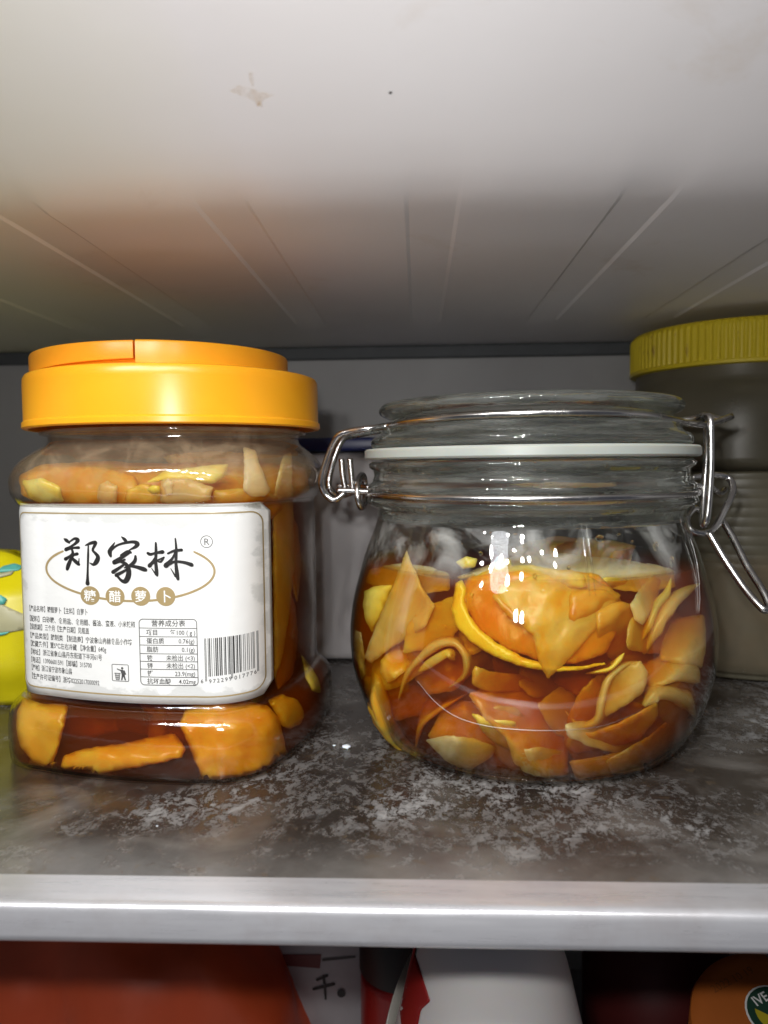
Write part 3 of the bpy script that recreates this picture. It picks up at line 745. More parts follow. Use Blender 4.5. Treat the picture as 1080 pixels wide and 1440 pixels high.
# hidden bulk of chunks behind the label
def bent_disc(c, r, rot, bend, th, half=False, lim=None, n=18):
    V, F = [], []; rings = 6
    pts = []
    for j in range(rings + 1):
        rr = r * j / rings
        for i in range(n):
            a = (math.pi if half else 2 * math.pi) * i / (n - 1 if half else n)
            pts.append((rr * math.cos(a) * (1 + .08 * math.sin(3 * a)), rr * math.sin(a)))
    out = []
    for sd_ in (1, -1):
        for j, (x, y) in enumerate(pts):
            e = 1 - .6 * (j // n == rings)
            z = bend * x * x + .12 * math.sin(y * 1.7) + sd_ * th / 2 * e
            p = Vector(c) + rot @ Vector((x, y, z))
            if lim: p = lim(p)
            out.append(p)
    m_ = len(pts)
    nn = n - 1 if half else n
    for j in range(rings):
        for i in range(nn):
            a = j * n + i; b = j * n + (i + 1) % n; c_ = a + n; d = b + n
            F.append((a, b, d, c_)); F.append((m_ + a, m_ + c_, m_ + d, m_ + b))
    rim = [rings * n + i for i in range(n)]
    for a, b in zip(rim, rim[1:] + ([] if half else rim[:1])): F.append((a, b, b + m_, a + m_))
    return out, F
def rrot(): return Matrix.Rotation(random.uniform(0, 6.28), 3, 'Z') @ Matrix.Rotation(random.uniform(.5, 2.2), 3, 'X') @ Matrix.Rotation(random.uniform(0, 6.28), 3, 'Z')
def lim_sq(p):
    q = Vector((p.x - PJ[0], p.y - PJ[1], 0)); L = max(abs(q.x), abs(q.y))
    mx = 2.75
    if L > mx: p = Vector((PJ[0] + q.x * mx / L, PJ[1] + q.y * mx / L, p.z))
    p.z = min(max(p.z, .35), 7.4); return p
for i in range(11):
    V, F = bent_disc((PJ[0] + random.uniform(-1.2, 1.2), PJ[1] + random.uniform(-1.2, 1.2), .9 + i * .6), random.uniform(1.3, 2.0), rrot(), random.uniform(-.12, .12), .5, lim=lim_sq)
    tag(obj('radish_chunk', V, F, M['gold'] if i % 2 else M['amber']), 'radish piece in the middle of the square jar, mostly behind its label', 'radish chunk', 'radish pieces in the middle of the square jar')

# ------------------------------------------------------------------ CLIP-TOP JAR
gj = thing('clip_top_jar', (CJ[0], CJ[1], 0), 'round clip top glass jar with wire bail, full of sliced pickled radish', 'jar')
prof = [(0.02, .12), (3.0, .08), (3.3, .02)] + clip_out + neck_out + clip_in
V, F = lathe(prof, CJ, 112)
def mid(f): return 1 if min(V[i][2] for i in f) > 6.4 else 0
gb = obj('glass_body', V, F, [M['jarwall'], M['thick']], gj, mids=[mid(f) for f in F], smooth=True)
# vertical mould seam ribs and the embossed arc
def r_out(z):
    for a, b in zip(clip_out, clip_out[1:]):
        if a[1] <= z <= b[1]: return a[0] + (b[0] - a[0]) * (z - a[1]) / max(1e-6, b[1] - a[1])
    return 4.4
am = R(-81)
for a_ in (am, am + R(1.6)):
    pth = [(CJ[0] + (r_out(z) - .0) * math.cos(a_), CJ[1] + (r_out(z) - .0) * math.sin(a_), z) for z in [4.9 + i * .15 for i in range(12)]]
    V, F = tube(pth, lambda t: .012 + .018 * math.sin(math.pi * t), 6); obj('mould_seam', V, F, M['jarwall'], gb)
# embossed curved line low on the front
pts = [wallhit(bvh_of(lathe([(0.02, .1)] + clip_out, CJ)), a, b, CJ) for a, b in ((585, 955), (610, 985), (640, 1007), (680, 1020), (730, 1026), (790, 1027), (850, 1020), (900, 1000))]
pth = catmull([CO + d * t for d, t in pts], 6); V, F = tube(pth, lambda t: .004 + .015 * math.sin(math.pi * t), 6)
M['ridge'] = clear('glass_ridge', (.92, .9, .88), (.8, .78, .76), .35, .10)
obj('moulded_line', V, F, M['ridge'], gb)
# gasket
V, F = lathe([(4.2, 8.17), (4.74, 8.17), (4.79, 8.22), (4.79, 8.42), (4.74, 8.47), (4.2, 8.47)], CJ, 112, True)
obj('rubber_gasket', V, F, M['gasket'], gj, smooth='angle')
# glass lid
lp = smoothprof([(0.02, 8.55), (3.9, 8.52), (4.1, 8.50)], 2)[:-1] + [(4.52, 8.50), (4.60, 8.56), (4.60, 8.70), (4.52, 8.80), (4.36, 8.86), (4.30, 8.93), (4.28, 9.02), (4.24, 9.08)] + smoothprof([(4.06, 9.14), (3.98, 9.22), (4.02, 9.32), (4.18, 9.40), (4.32, 9.48), (4.36, 9.60), (4.30, 9.72), (4.14, 9.78), (3.9, 9.78), (3.6, 9.66), (3.3, 9.56), (0.02, 9.54)], 3)
V, F = lathe(lp, CJ, 112); obj('glass_lid', V, F, M['thick'], gj)

# ---- wire work
wr = .098
def circ(r, z, a0, a1, n=48): return [Vector((CJ[0] + r * math.cos(R(a0 + (a1 - a0) * i / n)), CJ[1] + r * math.sin(R(a0 + (a1 - a0) * i / n)), z + 0.0)) for i in range(n + 1)]
V, F = tube(circ(4.70, 7.18, 0, 360, 96)[:-1], wr, 10, True); obj('neck_wire', V, F, M['wire'], gj)
# bail over the lid: front run round the groove, both ends out to the hinge loop at left
front = circ(4.16, 9.21, 195, 345, 40)
for p in front:
    a = math.atan2(p.y - CJ[1], p.x - CJ[0]); p.z += .07 * math.cos((a + math.pi / 2) * 1.6) - .05
LB = lambda L, dd=0: [P(a, b, c_) for a, b, c_ in L]
left = LB([(474, 655, 23.3), (455, 690, 22.9), (452, 672, 22.6), (462, 640, 22.3), (478, 614, 22.1), (500, 604, 21.9), (530, 600, 21.6)])
left = LB([(484, 694, 22.5), (470, 703, 22.4), (457, 694, 22.4), (452, 676, 22.3), (460, 645, 22.2), (474, 615, 22.0), (492, 607, 21.9), (518, 603, 21.7)])
fr = [p for p in front if proj(p)[0] > 545 and proj(p)[0] < 945]
right = LB([(962, 594, 21.6), (985, 597, 22.1), (1002, 595, 22.8), (1028, 586, 23.6)])
V, F = tube(catmull(left + fr[::4] + right, 6), wr, 10); obj('lid_bail', V, F, M['wire'], gj)
back = circ(4.16, 9.21, 165, 15, 40)
left2 = LB([(496, 692, 24.0), (478, 697, 23.8), (464, 688, 23.6), (463, 672, 23.7), (470, 645, 23.8), (482, 618, 24.0), (500, 612, 24.3)])
right2 = LB([(968, 590, 24.6), (990, 584, 24.2), (1015, 590, 23.8), (1031, 584, 23.6)])
V, F = tube(catmull(left2 + back[3:-3:4] + right2, 6), wr, 10); obj('lid_bail', V, F, M['wire'], gj)
# hinge eye at the left
V, F = tube(catmull(LB([(474, 690, 22.6), (500, 691, 22.5), (520, 692, 22.4)]), 5), wr, 10); obj('hinge_pin', V, F, M['wire'], gj)
V, F = tube(catmull(LB([(474, 684, 23.6), (500, 684, 23.5), (520, 686, 23.2)]), 5), wr, 10); obj('hinge_pin', V, F, M['wire'], gj)
V, F = tube(catmull(LB([(508, 668, 23.4), (503, 680, 22.6), (503, 700, 22.4), (508, 714, 22.6), (513, 708, 23.4), (514, 690, 23.8), (512, 672, 23.8)]), 5, True), wr * .95, 10, True); obj('hinge_eye', V, F, M['wire'], gj)
for a, b, d in ((480, 484, 22.9), (492, 494, 22.7)):
    V, F = tube(catmull(LB([(a, 645, d), (a + 2, 668, d), (b + 2, 690, d)]), 5), wr * .9, 10); obj('wire_prong', V, F, M['wire'], gj)
# right side: pull link, lever triangle and lever tail
V, F = tube(catmull(LB([(990, 588, 22.3), (994, 585, 22.0), (999, 592, 21.8), (1000, 640, 21.6), (998, 690, 21.4), (994, 728, 21.3), (988, 735, 21.5), (990, 690, 21.9), (994, 640, 22.2), (994, 600, 22.6)]), 6), wr, 10); obj('pull_link', V, F, M['wire'], gj)
V, F = tube(catmull(LB([(972, 672, 22.6), (1000, 668, 22.8), (1024, 672, 22.9), (1031, 690, 22.6), (1020, 715, 22.2), (1005, 742, 21.9), (988, 750, 21.7), (970, 744, 21.7), (966, 728, 21.9), (976, 716, 22.1), (984, 718, 22.2)]), 6), wr, 10); obj('lever_loop', V, F, M['wire'], gj)
V, F = tube(catmull(LB([(975, 682, 21.8), (1000, 686, 22.2), (1012, 694, 22.6), (1020, 688, 22.9)]), 6), wr * .9, 10); obj('lever_loop', V, F, M['wire'], gj)
V, F = tube(catmull(LB([(996, 748, 21.7), (1018, 785, 21.3), (1045, 825, 20.8), (1066, 850, 20.4), (1076, 858, 20.3), (1081, 852, 20.4), (1072, 830, 20.7), (1050, 795, 21.3), (1030, 755, 21.9), (1014, 730, 22.3)]), 6), wr, 10); obj('lever_tail', V, F, M['wire'], gj)
V, F = tube(catmull(LB([(978, 690, 22.2), (974, 706, 22.2), (972, 716, 22.3)]), 4), wr * .8, 8); obj('lever_pin', V, F, M['wire'], gj)

# ---- brine in the clip jar
LEVEL = 5.15
bp = [(r - .012, z) for r, z in clip_in if z < LEVEL - .1]
bp = [(r if r > 1 else r + .0, z) for r, z in bp]
top = [(0.02, LEVEL), (3.6, LEVEL), (r_in(LEVEL) - .25, LEVEL + .01), (r_in(LEVEL) - .10, LEVEL + .05), (r_in(LEVEL) - .04, LEVEL + .13)]
bp2 = top + bp
bp2 = [(max(.02, r), z + (.012 if z < .4 else 0)) for r, z in bp2]
V, F = lathe(bp2, CJ, 96); tag(obj('brine', V, F, M['brine']), 'reddish amber brine filling the clip top jar to below its shoulder', 'brine')
B2, C2 = clip_bvh, CJ
def cl(outline, off, mat, label, thick=.2, name='radish_slice', cat='radish slice', **kw):
    if not ({'gx', 'gy', 'clampwall'} & set(kw)):       # most slices lean away from the glass on one side
        a_ = random.uniform(0, 6.28); g_ = random.uniform(1.2, 2.6); kw['gx'] = g_ * math.cos(a_); kw['gy'] = g_ * math.sin(a_) * .8
        off = off + .20
    if thick == .2: thick = .14
    return piece(name, outline, off, M[mat], B2, C2, label, cat, thick, **kw)
def rb(path, mat, label, **kw): return ribbon('radish_slice', path, M[mat], B2, C2, label, 'radish slice', **kw)
# left
cl([(512, 832), (524, 824), (553, 822), (548, 838), (536, 862), (524, 890), (515, 876), (510, 852)], .08, 'yellow', 'bright yellow wedge at the left wall of the clip jar', thick=.3)
cl([(572, 772), (578, 790), (586, 806), (596, 830), (612, 850), (600, 880), (560, 905), (540, 918), (522, 934), (512, 925), (520, 900), (536, 862), (552, 826), (562, 800)], .35, 'tan', 'long pale pointed slice rising above the brine at the left of the clip jar', gx=.3, cxx=-.5)
cl([(498, 884), (508, 890), (514, 930), (508, 944), (498, 925)], .08, 'tan', 'narrow slice edge against the far left wall of the clip jar')
cl([(535, 930), (545, 918), (562, 906), (572, 920), (580, 936), (560, 952), (545, 962), (534, 945)], .06, 'gold', 'crinkled golden slice end at the left, beside the curled strip', thick=.3)
rb([(560, 985, .5), (572, 950, .32), (592, 925, .2), (616, 907, .15), (640, 905, .16), (655, 925, .22), (652, 950, .4), (630, 968, .7)], 'tan', 'thin strip curled into a loop at the left middle of the clip jar', width=1.5, thick=.24)
rb([(588, 945, .25), (606, 932, .12), (626, 920, .08), (632, 922, .05)], 'gold', 'rolled thin stick poking out of the curled strip', width=.35, thick=.22)
rb([(532, 960, .15), (536, 990, .12), (546, 1020, .1), (566, 1048, .1), (582, 1058, .12)], 'gold', 'long amber slice edge running down the lower left wall', width=1.2, thick=.55)
rb([(640, 985, .5), (612, 1002, .35), (592, 1022, .2), (584, 1055, .1)], 'amber', 'narrow reddish slice edge standing at the lower left of the clip jar', width=1.0, thick=.16)
cl([(598, 1040), (630, 1034), (668, 1038), (700, 1052), (690, 1066), (660, 1084), (632, 1074), (612, 1056)], .06, 'pale', 'pale three cornered slice flat against the glass at the lower left', thick=.22)
cl([(600, 1038), (620, 1000), (650, 985), (690, 990), (716, 1020), (700, 1048), (650, 1042)], .5, 'dark', 'red soaked slice above the pale three cornered slice')
# centre
cl([(644, 830), (662, 826), (720, 818), (770, 808), (850, 812), (872, 850), (858, 900), (820, 930), (770, 938), (720, 926), (676, 900), (650, 870)], .62, 'pulp', 'orange pulp of the large lemon slice in the middle of the clip jar', name='lemon_pulp', cat='lemon slice', thick=.2, edge=.2) if False else None
ls = thing('lemon_slice', tuple(P(750, 940, 19.5)), 'large round lemon slice with yellow green rind in the middle of the clip jar', 'lemon slice')
piece('pulp', [(650, 846), (656, 812), (700, 805), (770, 800), (840, 806), (872, 840), (868, 890), (850, 920), (806, 934), (760, 930), (712, 912), (672, 886)], .36, M['pulp'], B2, C2, None, None, .28, parent=ls, wav=.06)
piece('rind', [(638, 838), (634, 858), (641, 880), (660, 902), (690, 921), (730, 937), (780, 945), (815, 943), (852, 934), (850, 931), (815, 937), (782, 937), (740, 926), (702, 906), (676, 886), (660, 864), (654, 844), (656, 828), (650, 815), (640, 820)], .27, M['rind'], B2, C2, None, None, .30, parent=ls, wav=.02, step=4)
cl([(700, 822), (740, 812), (800, 800), (826, 808), (874, 836), (868, 850), (846, 876), (820, 905), (792, 935), (770, 956), (757, 930), (750, 895), (722, 868), (700, 846)], .10, 'gold', 'big golden folded slice lying over the lemon slice', thick=.16, gx=.12, cyy=.3, cxx=.15, wav=.07)
cl([(690, 836), (740, 820), (782, 828), (768, 860), (740, 880), (714, 868)], .32, 'amber', 'small amber slice tucked behind the big golden folded slice')
cl([(800, 830), (850, 828), (880, 850), (896, 880), (900, 910), (880, 930), (862, 920), (850, 935), (820, 945), (800, 925)], .5, 'amber', 'amber slice right of the big golden folded slice', thick=.25)
cl([(650, 818), (690, 800), (740, 794), (820, 806), (826, 826), (780, 830), (720, 818), (680, 836), (655, 842)], .30, 'gold', 'flat golden slice at the brine surface above the lemon slice', thick=.2)
cl([(658, 975), (700, 960), (742, 962), (770, 972), (790, 1010), (800, 1050), (798, 1090), (760, 1092), (722, 1074), (712, 1040), (680, 1010)], .42, 'amber', 'broad amber slice at the bottom middle of the clip jar', thick=.3)
cl([(662, 1002), (690, 1012), (724, 1014), (726, 1040), (720, 1056), (700, 1048), (680, 1030)], .10, 'yellow', 'light yellow cut corner in front of the broad bottom slice', thick=.25)
cl([(668, 936), (690, 944), (730, 948), (752, 958), (744, 972), (690, 974), (664, 964), (664, 944)], .45, 'amber', 'small blurred amber slice below the lemon rind')
cl([(724, 1055), (760, 1050), (796, 1056), (800, 1090), (770, 1096), (735, 1086)], .10, 'tan', 'dull slice on the glass floor at the bottom middle')
# right
rb([(900, 930, .35), (880, 935, .18), (856, 955, .10), (846, 985, .12), (838, 1012, .2), (815, 1020, .5), (795, 1000, .9)], 'tan', 'tan strip folded like a hook right of centre', width=1.3, thick=.2)
cl([(850, 958), (872, 940), (900, 928), (912, 946), (905, 975), (880, 992), (852, 1008), (842, 1000)], .28, 'tan', 'tan slice inside the hook shaped strip', gx=-.6)
cl([(800, 1030), (830, 1030), (872, 1015), (900, 1000), (925, 985), (925, 1010), (898, 1040), (880, 1046), (850, 1052), (810, 1060), (795, 1050)], .22, 'amber', 'long amber slice crossing the lower right of the clip jar', thick=.3)
rb([(905, 992, .2), (925, 975, .1), (948, 978, .08), (968, 992, .1), (978, 1010, .15)], 'tan', 'arched slice at the right wall above the dark hollow', width=1.2, thick=.42)
cl([(898, 935), (930, 922), (960, 925), (985, 940), (985, 962), (950, 958), (916, 970), (905, 955)], .12, 'tan', 'beige overlapping slice at the right wall below the shadowed gap', thick=.22)
cl([(926, 876), (960, 868), (990, 864), (994, 900), (988, 940), (960, 935), (928, 930)], .35, 'tan', 'tall brown slice along the right wall of the clip jar', thick=.25)
cl([(930, 816), (925, 840), (905, 880), (892, 872), (886, 850), (900, 828), (918, 806)], .10, 'tan', 'upright tan slice breaking the brine surface at the right', thick=.2)
rb([(944, 812, .05), (938, 832, .08), (925, 850, .12), (912, 880, .25), (900, 905, .5)], 'gold', 'narrow golden slice edge next to the upright tan slice', width=1.1, thick=.22)
rb([(985, 820, .1), (960, 835, .08), (940, 855, .12), (922, 885, .3), (905, 920, .6)], 'tan', 'brown slice edge sloping down from the far right wall', width=1.2, thick=.36)
cl([(838, 860), (870, 845), (890, 850), (896, 880), (890, 920), (860, 930), (840, 900)], .22, 'amber', 'amber slice with a curled edge right of the big golden slice', thick=.2)
rb([(838, 945, .06), (858, 940, .05), (870, 928, .06), (878, 918, .1)], 'yellow', 'small bright curled edge under the big golden slice', width=.8, thick=.12)
cl([(905, 1040), (940, 1012), (975, 1010), (960, 1050), (930, 1075), (890, 1085), (860, 1088), (850, 1070)], .4, 'dark', 'dark soaked slice in the lower right of the clip jar')
cl([(800, 1070), (850, 1062), (890, 1055), (900, 1070), (860, 1090), (810, 1096)], .2, 'dark', 'dark reddish slice on the floor right of the bottom middle')
# above the brine
cl([(640, 812), (680, 796), (730, 780), (790, 778), (850, 784), (900, 790), (948, 800), (950, 826), (900, 834), (850, 826), (800, 814), (740, 812), (690, 814)], 1.5, 'pale', 'broad pale slice lying on top of the pickles above the brine', thick=.3, gy=-3.0, wav=.12)
cl([(838, 816), (850, 812), (880, 812), (886, 822), (868, 828), (846, 830)], .55, 'yellow', 'creamy yellow chunk above the surface right of the middle', thick=.3)
cl([(520, 800), (560, 792), (600, 796), (632, 806), (634, 830), (590, 836), (540, 832), (514, 818)], 1.3, 'pale', 'pale slice at the left floating on the brine behind the pointed slice', thick=.25, gy=-2.5)
cl([(640, 790), (656, 782), (672, 786), (668, 798), (650, 800)], 1.0, 'yellow', 'small yellow green scrap above the lemon rind', thick=.15, step=3)
cl([(694, 798), (705, 784), (718, 786), (720, 798), (708, 802)], 1.0, 'gold', 'little golden scrap on the broad pale slice', thick=.12, step=3)
random.seed(5)
for gi in range(44):
    a_ = random.uniform(0, 6.28); q_ = math.sqrt(random.random())
    px, py = 750 + 222 * q_ * math.cos(a_), 948 + 132 * q_ * math.sin(a_)
    ra, rb_ = random.uniform(38, 66), random.uniform(20, 42); th_ = random.uniform(0, 3.14)
    ol = []
    for q in range(9):
        t_ = q * 2 * math.pi / 9; e_ = random.uniform(.8, 1.15); x_, y_ = ra * math.cos(t_) * e_, rb_ * math.sin(t_) * e_
        X, Y = px + x_ * math.cos(th_) - y_ * math.sin(th_), py + x_ * math.sin(th_) + y_ * math.cos(th_)
        dx, dy = (X - 750) / 240, (Y - 948) / (142 if Y > 948 else 124); L_ = math.hypot(dx, dy)
        if L_ > 1: X, Y = 750 + dx / L_ * 240, 948 + dy / L_ * (142 if Y > 948 else 124)
        ol.append((X, Y))
    cl(ol, .60 + .05 * gi, ('gold', 'amber', 'tan', 'amber', 'gold', 'pale')[gi % 6], 'half hidden radish slice between the front slices and the middle of the clip jar', thick=.2, gx=random.uniform(-2, 2), gy=random.uniform(-1.6, 1.6), cxx=random.uniform(-1.5, 1.5), step=8, grp='half hidden radish slices in the clip jar')
def lim_cl(p):
    q = Vector((p.x - CJ[0], p.y - CJ[1], 0)); p.z = min(max(p.z, .5), 5.6); mx = r_in(p.z) - .75
    if q.length > mx: q *= mx / q.length; p = Vector((CJ[0] + q.x, CJ[1] + q.y, p.z))
    return p
for i in range(16):
    a = random.uniform(0, 6.28); r = random.uniform(.6, 3.6)
    V, F = bent_disc((CJ[0] + r * math.cos(a), CJ[1] + r * math.sin(a), .8 + (i % 11) * .43), random.uniform(1.3, 2.1), rrot(), random.uniform(-.3, .3), .2, half=i % 3 == 0, lim=lim_cl)
    tag(obj('radish_slice', V, F, (M['amber'], M['gold'], M['tan'])[i % 3]), 'radish slice deep in the brine of the clip jar behind the front slices', 'radish slice', 'deep radish slices in the clip jar')

# droplets on the inside of the shoulder
random.seed(21)
dv = []
def droplet(px, py, r, sx=1.0):
    d, t = wallhit(clip_bvh, px, py, CJ); p = CO + d * (t + .0)
    bm = bmesh.new(); bmesh.ops.create_icosphere(bm, subdivisions=2, radius=r)
    nrm = Vector((p.x - CJ[0], p.y - CJ[1], 0)).normalized()
    V = []
    for v in bm.verts:
        q = v.co.copy(); q.z *= sx; q -= nrm * q.dot(nrm) * .55; V.append(p + q)
    F = [tuple(v.index for v in f.verts) for f in bm.faces]; bm.free(); return V, F
for px, py, r, s in [(843, 757, .12, .75), (922, 768, .10, 1.3), (690, 750, .05, 1), (725, 752, .06, .8), (676, 778, .05, 1), (752, 810, .05, 1.3), (556, 770, .05, 1), (870, 752, .06, .7), (889, 762, .05, .9), (800, 798, .05, 1.2), (945, 790, .09, 1.7), (600, 662, .04, 1.3), (570, 655, .05, 1.5), (620, 676, .04, 1.4), (605, 708, .05, 1), (690, 716, .04, 1), (848, 650, .05, 1)] + [(random.uniform(545, 960), random.uniform(640, 770), random.uniform(.015, .035), 1.0) for _ in range(46)]:
    dv.append(droplet(px, py, r, s))
V, F = join(*dv); tag(obj('water_droplets', V, F, M['drop']), 'small clear droplets clinging inside the shoulder of the clip jar', 'droplets', kind='stuff')

# ------------------------------------------------------------------ BACK ROW
BJ = (13.35, 32.4)
m = NT('murky_plastic'); c = m.coord()
tr = m.add('BsdfTransparent', Color=(.8, .74, .6)); pl = m.add('BsdfPrincipled', Base_Color=m.ramp(m.noise(c, 30, 5), (.35, (.13, .118, .08)), (.7, (.20, .18, .125))), Roughness=.35)
m.surf(m.add('MixShader', i0=.62, i1=tr, i2=pl)); M['murky'] = m.m
bj = thing('plastic_jar', (BJ[0], BJ[1], 0), 'murky brown plastic jar with ridged yellow lid standing behind the clip top jar', 'jar')
prof = smoothprof([(0.02, .0), (4.1, .02), (4.5, .25), (4.6, .7), (4.6, 3.9)], 3)
z = 4.0
while z < 7.4: prof += [(4.60, z), (4.63, z + .15), (4.60, z + .28)]; z += .34
prof += smoothprof([(4.6, 7.6), (4.6, 9.6), (4.5, 10.4), (4.25, 10.9), (4.15, 11.2), (4.15, 12.4)], 3)
V, F = lathe(prof, BJ, 96); obj('jar_body', V, F, M['murky'], bj)
V, F = lathe([(0.02, 13.24), (4.1, 13.24), (4.25, 13.20), (4.34, 13.07), (4.36, 12.95), (4.36, 11.75), (4.40, 11.7), (4.40, 11.6), (4.3, 11.56), (0.02, 11.9)], BJ, 420, rmod=lambda a, z: 1 + (.006 * (1 if int((a * 180 / math.pi) / 1.714) % 2 else -1) if 11.74 <= z < 13.2 else 0))
obj('ridged_lid', V, F, M['ylid'], bj, smooth='angle')
V, F = lathe([(0.02, .15), (4.3, .2), (4.42, .7), (4.42, 4.25), (0.02, 4.3)], BJ, 64)
tag(obj('brown_pickles', V, F, plain('brown_mash', (.20, .085, .018), .5, var=.5, nscale=150, bump=.8)), 'brown pickle mash in the lower half of the yellow lidded jar', 'pickles', kind='stuff')

# white tub with navy lid behind, between the two jars
wb = thing('storage_box', (-1.2, 33, 0), 'pale storage box with navy blue lid rim behind the gap between the jars', 'box')
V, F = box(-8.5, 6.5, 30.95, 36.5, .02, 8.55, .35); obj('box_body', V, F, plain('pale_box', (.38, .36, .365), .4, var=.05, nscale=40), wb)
V, F = box(-8.7, 6.7, 30.8, 36.7, 8.6, 9.15, .12); obj('box_lid', V, F, plain('navy_plastic', (.01, .018, .10), .35), wb)

# yellow pouch at the left
yb = thing('yellow_pouch', (-15.6, 27, 0), 'bright yellow plastic pouch with teal and grey swirls at the left behind the square jar', 'pouch')
def pouch():
    V, F = [], []; nz, na = 24, 64
    for j in range(nz + 1):
        t = j / nz; z = .02 + 5.2 * t
        wv = 3.4 * (1 - .10 * (2 * t - 1) ** 2) * (1 if t < .9 else 1 - (t - .9) * 1.2); dd = 2.2 * math.sin(math.pi * (.12 + .80 * t)) ** .6 * (1 - .75 * max(0, t - .75) * 4 * .8)
        wv += -.5 * max(0, .25 - t) * 4 * .6
        for i in range(na):
            a = 2 * math.pi * i / na; ca, sa = math.cos(a), math.sin(a)
            x = math.copysign(abs(ca) ** .75, ca) * wv; y = math.copysign(abs(sa) ** .85, sa) * max(.25, dd)
            n_ = .16 * noise.noise(Vector((x * .8, z * .9, 3 + sa)))
            V.append((-15.35 + x, 26.2 + y + n_, z + .10 * noise.noise(Vector((x * 1.2, sa, 9))) * (t > .8) - (1.0 * (1 - math.cos(abs(ca) * 1.5)) if t > .9 else 0) * (t - .9) * 10))
    for j in range(nz):
        for i in range(na): F.append((j * na + i, j * na + (i + 1) % na, (j + 1) * na + (i + 1) % na, (j + 1) * na + i))
    F.append(tuple(range(na))[::-1]); F.append(tuple(nz * na + i for i in range(na))); return V, F
V, F = pouch(); pb = obj('pouch_body', V, F, plain('yellow_film', (.66, .57, .004), .35, var=.06, nscale=50, bump=.3), yb)
pbv = bvh_of((V, F))
M['teal'] = plain('teal_print', (.10, .42, .36), .4); M['greyp'] = plain('grey_green_print', (.42, .40, .24), .4)
def patch(ol, mat, off=-.03, nm='printed_patch', bvh=pbv, cc=(-15, 27), par=None, step=5, th=.02, wav=0):
    return piece(nm, ol, off, M[mat], bvh, cc, None, None, th, parent=par or pb, step=step, wav=wav, edge=0, clampwall=False, jit=0)
patch([(-40, 850), (0, 848), (16, 856), (30, 862), (44, 866), (50, 884), (30, 886), (0, 892), (-40, 886)], 'greyp', -.04)
patch([(-30, 842), (0, 836), (10, 842), (6, 850), (-30, 852)], 'teal', -.07)
patch([(-30, 888), (0, 890), (14, 888), (8, 892), (0, 894), (-30, 893)], 'teal', -.07)
patch([(-10, 806), (4, 796), (20, 792), (34, 796), (26, 802), (10, 804)], 'teal', -.05)
patch([(-12, 812), (0, 806), (20, 802), (16, 808), (0, 812)], 'greyp', -.075)

# ------------------------------------------------------------------ LOWER SHELF, in the shade of the one above
def lump(c, rx, ry, rz, amp, fr, seed=0, n=5, folds=0):
    bm = bmesh.new(); bmesh.ops.create_icosphere(bm, subdivisions=n, radius=1)
    V = []
    for v in bm.verts:
        d = v.co.normalized(); f = 1 + amp * noise.noise(d * fr + Vector((seed, 0, 0))) + amp * .5 * noise.noise(d * fr * 2.3 + Vector((0, seed, 0)))
        if folds: f += folds * (1 - abs(noise.noise(Vector((d.x * 3.5, d.z * 1.2 + d.x * 2, seed))) * 2)) * .5
        V.append((c[0] + d.x * rx * f, c[1] + d.y * ry * f, max(-17.15, c[2] + d.z * rz * f)))
    F = [tuple(v.index for v in f.verts) for f in bm.faces]; bm.free(); return V, F
V, F = lump((-12.2, 27.5, -14.5), 7.6, 4.6, 9.0, .10, 2.0, 3, 5, .24)
M['redbag'] = plain('red_plastic_bag', (.68, .10, .03), .4, sss=.2, var=.12, nscale=20, bump=.4)
tag(obj('red_bag', V, F, M['redbag']), 'dull red plastic bag bulging on the lower shelf at the left', 'bag')
pk = thing('white_packet', (-2.6, 28, -17.1), 'white food packet with dark lettering behind the red bag on the lower shelf', 'packet')
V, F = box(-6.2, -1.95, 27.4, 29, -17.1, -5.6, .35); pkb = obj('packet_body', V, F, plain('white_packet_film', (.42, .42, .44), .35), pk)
def PK(a, b, off): p = P(a, b, 27.38 - (off - .02) * 3); return p
printed('packet_character', [stroke2d([(446, 1378, 4), (460, 1372, 4)], 3), stroke2d([(441, 1391, 4), (470, 1384, 4)], 3), stroke2d([(455, 1373, 4), (457, 1390, 4), (458, 1405, 3)], 3), disc2d(480, 1397, 6, 16)], M['black'], pkb, .02, .002, mapper=PK)
printed('packet_band', [([(396, 1342), (452, 1342), (450, 1362), (400, 1358)], [(0, 1, 2, 3)])], plain('maroon_print', (.16, .03, .03), .5), pkb, .02, .001, mapper=PK)
printed('packet_stripe', [([(453, 1348), (500, 1344), (500, 1347), (453, 1352)], [(0, 1, 2, 3)])], M['ink'], pkb, .02, .001, mapper=PK)
can = thing('dark_red_tin', (-.55, 27, -17.1), 'dark red round tin with black lid between the packet and the white bottle below', 'tin')
V, F = lathe(smoothprof([(0.02, -17.1), (1.5, -17.1), (1.62, -16.9), (1.62, -10.2), (1.5, -9.9)], 3) + [(.02, -9.9)], (-.55, 26.5), 48); obj('tin_body', V, F, plain('dark_red_paint', (.30, .012, .012), .3), can)
V, F = lathe([(0.02, -9.9), (1.55, -9.88), (1.66, -9.8), (1.66, -8.2), (1.55, -8.0), (.02, -7.98)], (-.55, 26.5), 48); obj('tin_lid', V, F, M['black'], can, smooth='angle')
bt = thing('white_bottle', (2.0, 20.2, -17.1), 'off white plastic bottle widening downward below the middle of the shelf edge', 'bottle')
BC = (P(688, 1390, 20.2).x, 20.2)
V, F = lathe(smoothprof([(0.02, -17.1), (4.2, -17.1), (4.5, -16.6), (4.5, -14.6), (4.0, -12.4), (3.2, -9.6), (2.62, -7.6), (2.1, -5.4), (1.7, -4.4), (1.3, -3.9), (.9, -3.6), (.9, -2.6)], 4) + [(.02, -2.6)], BC, 64)
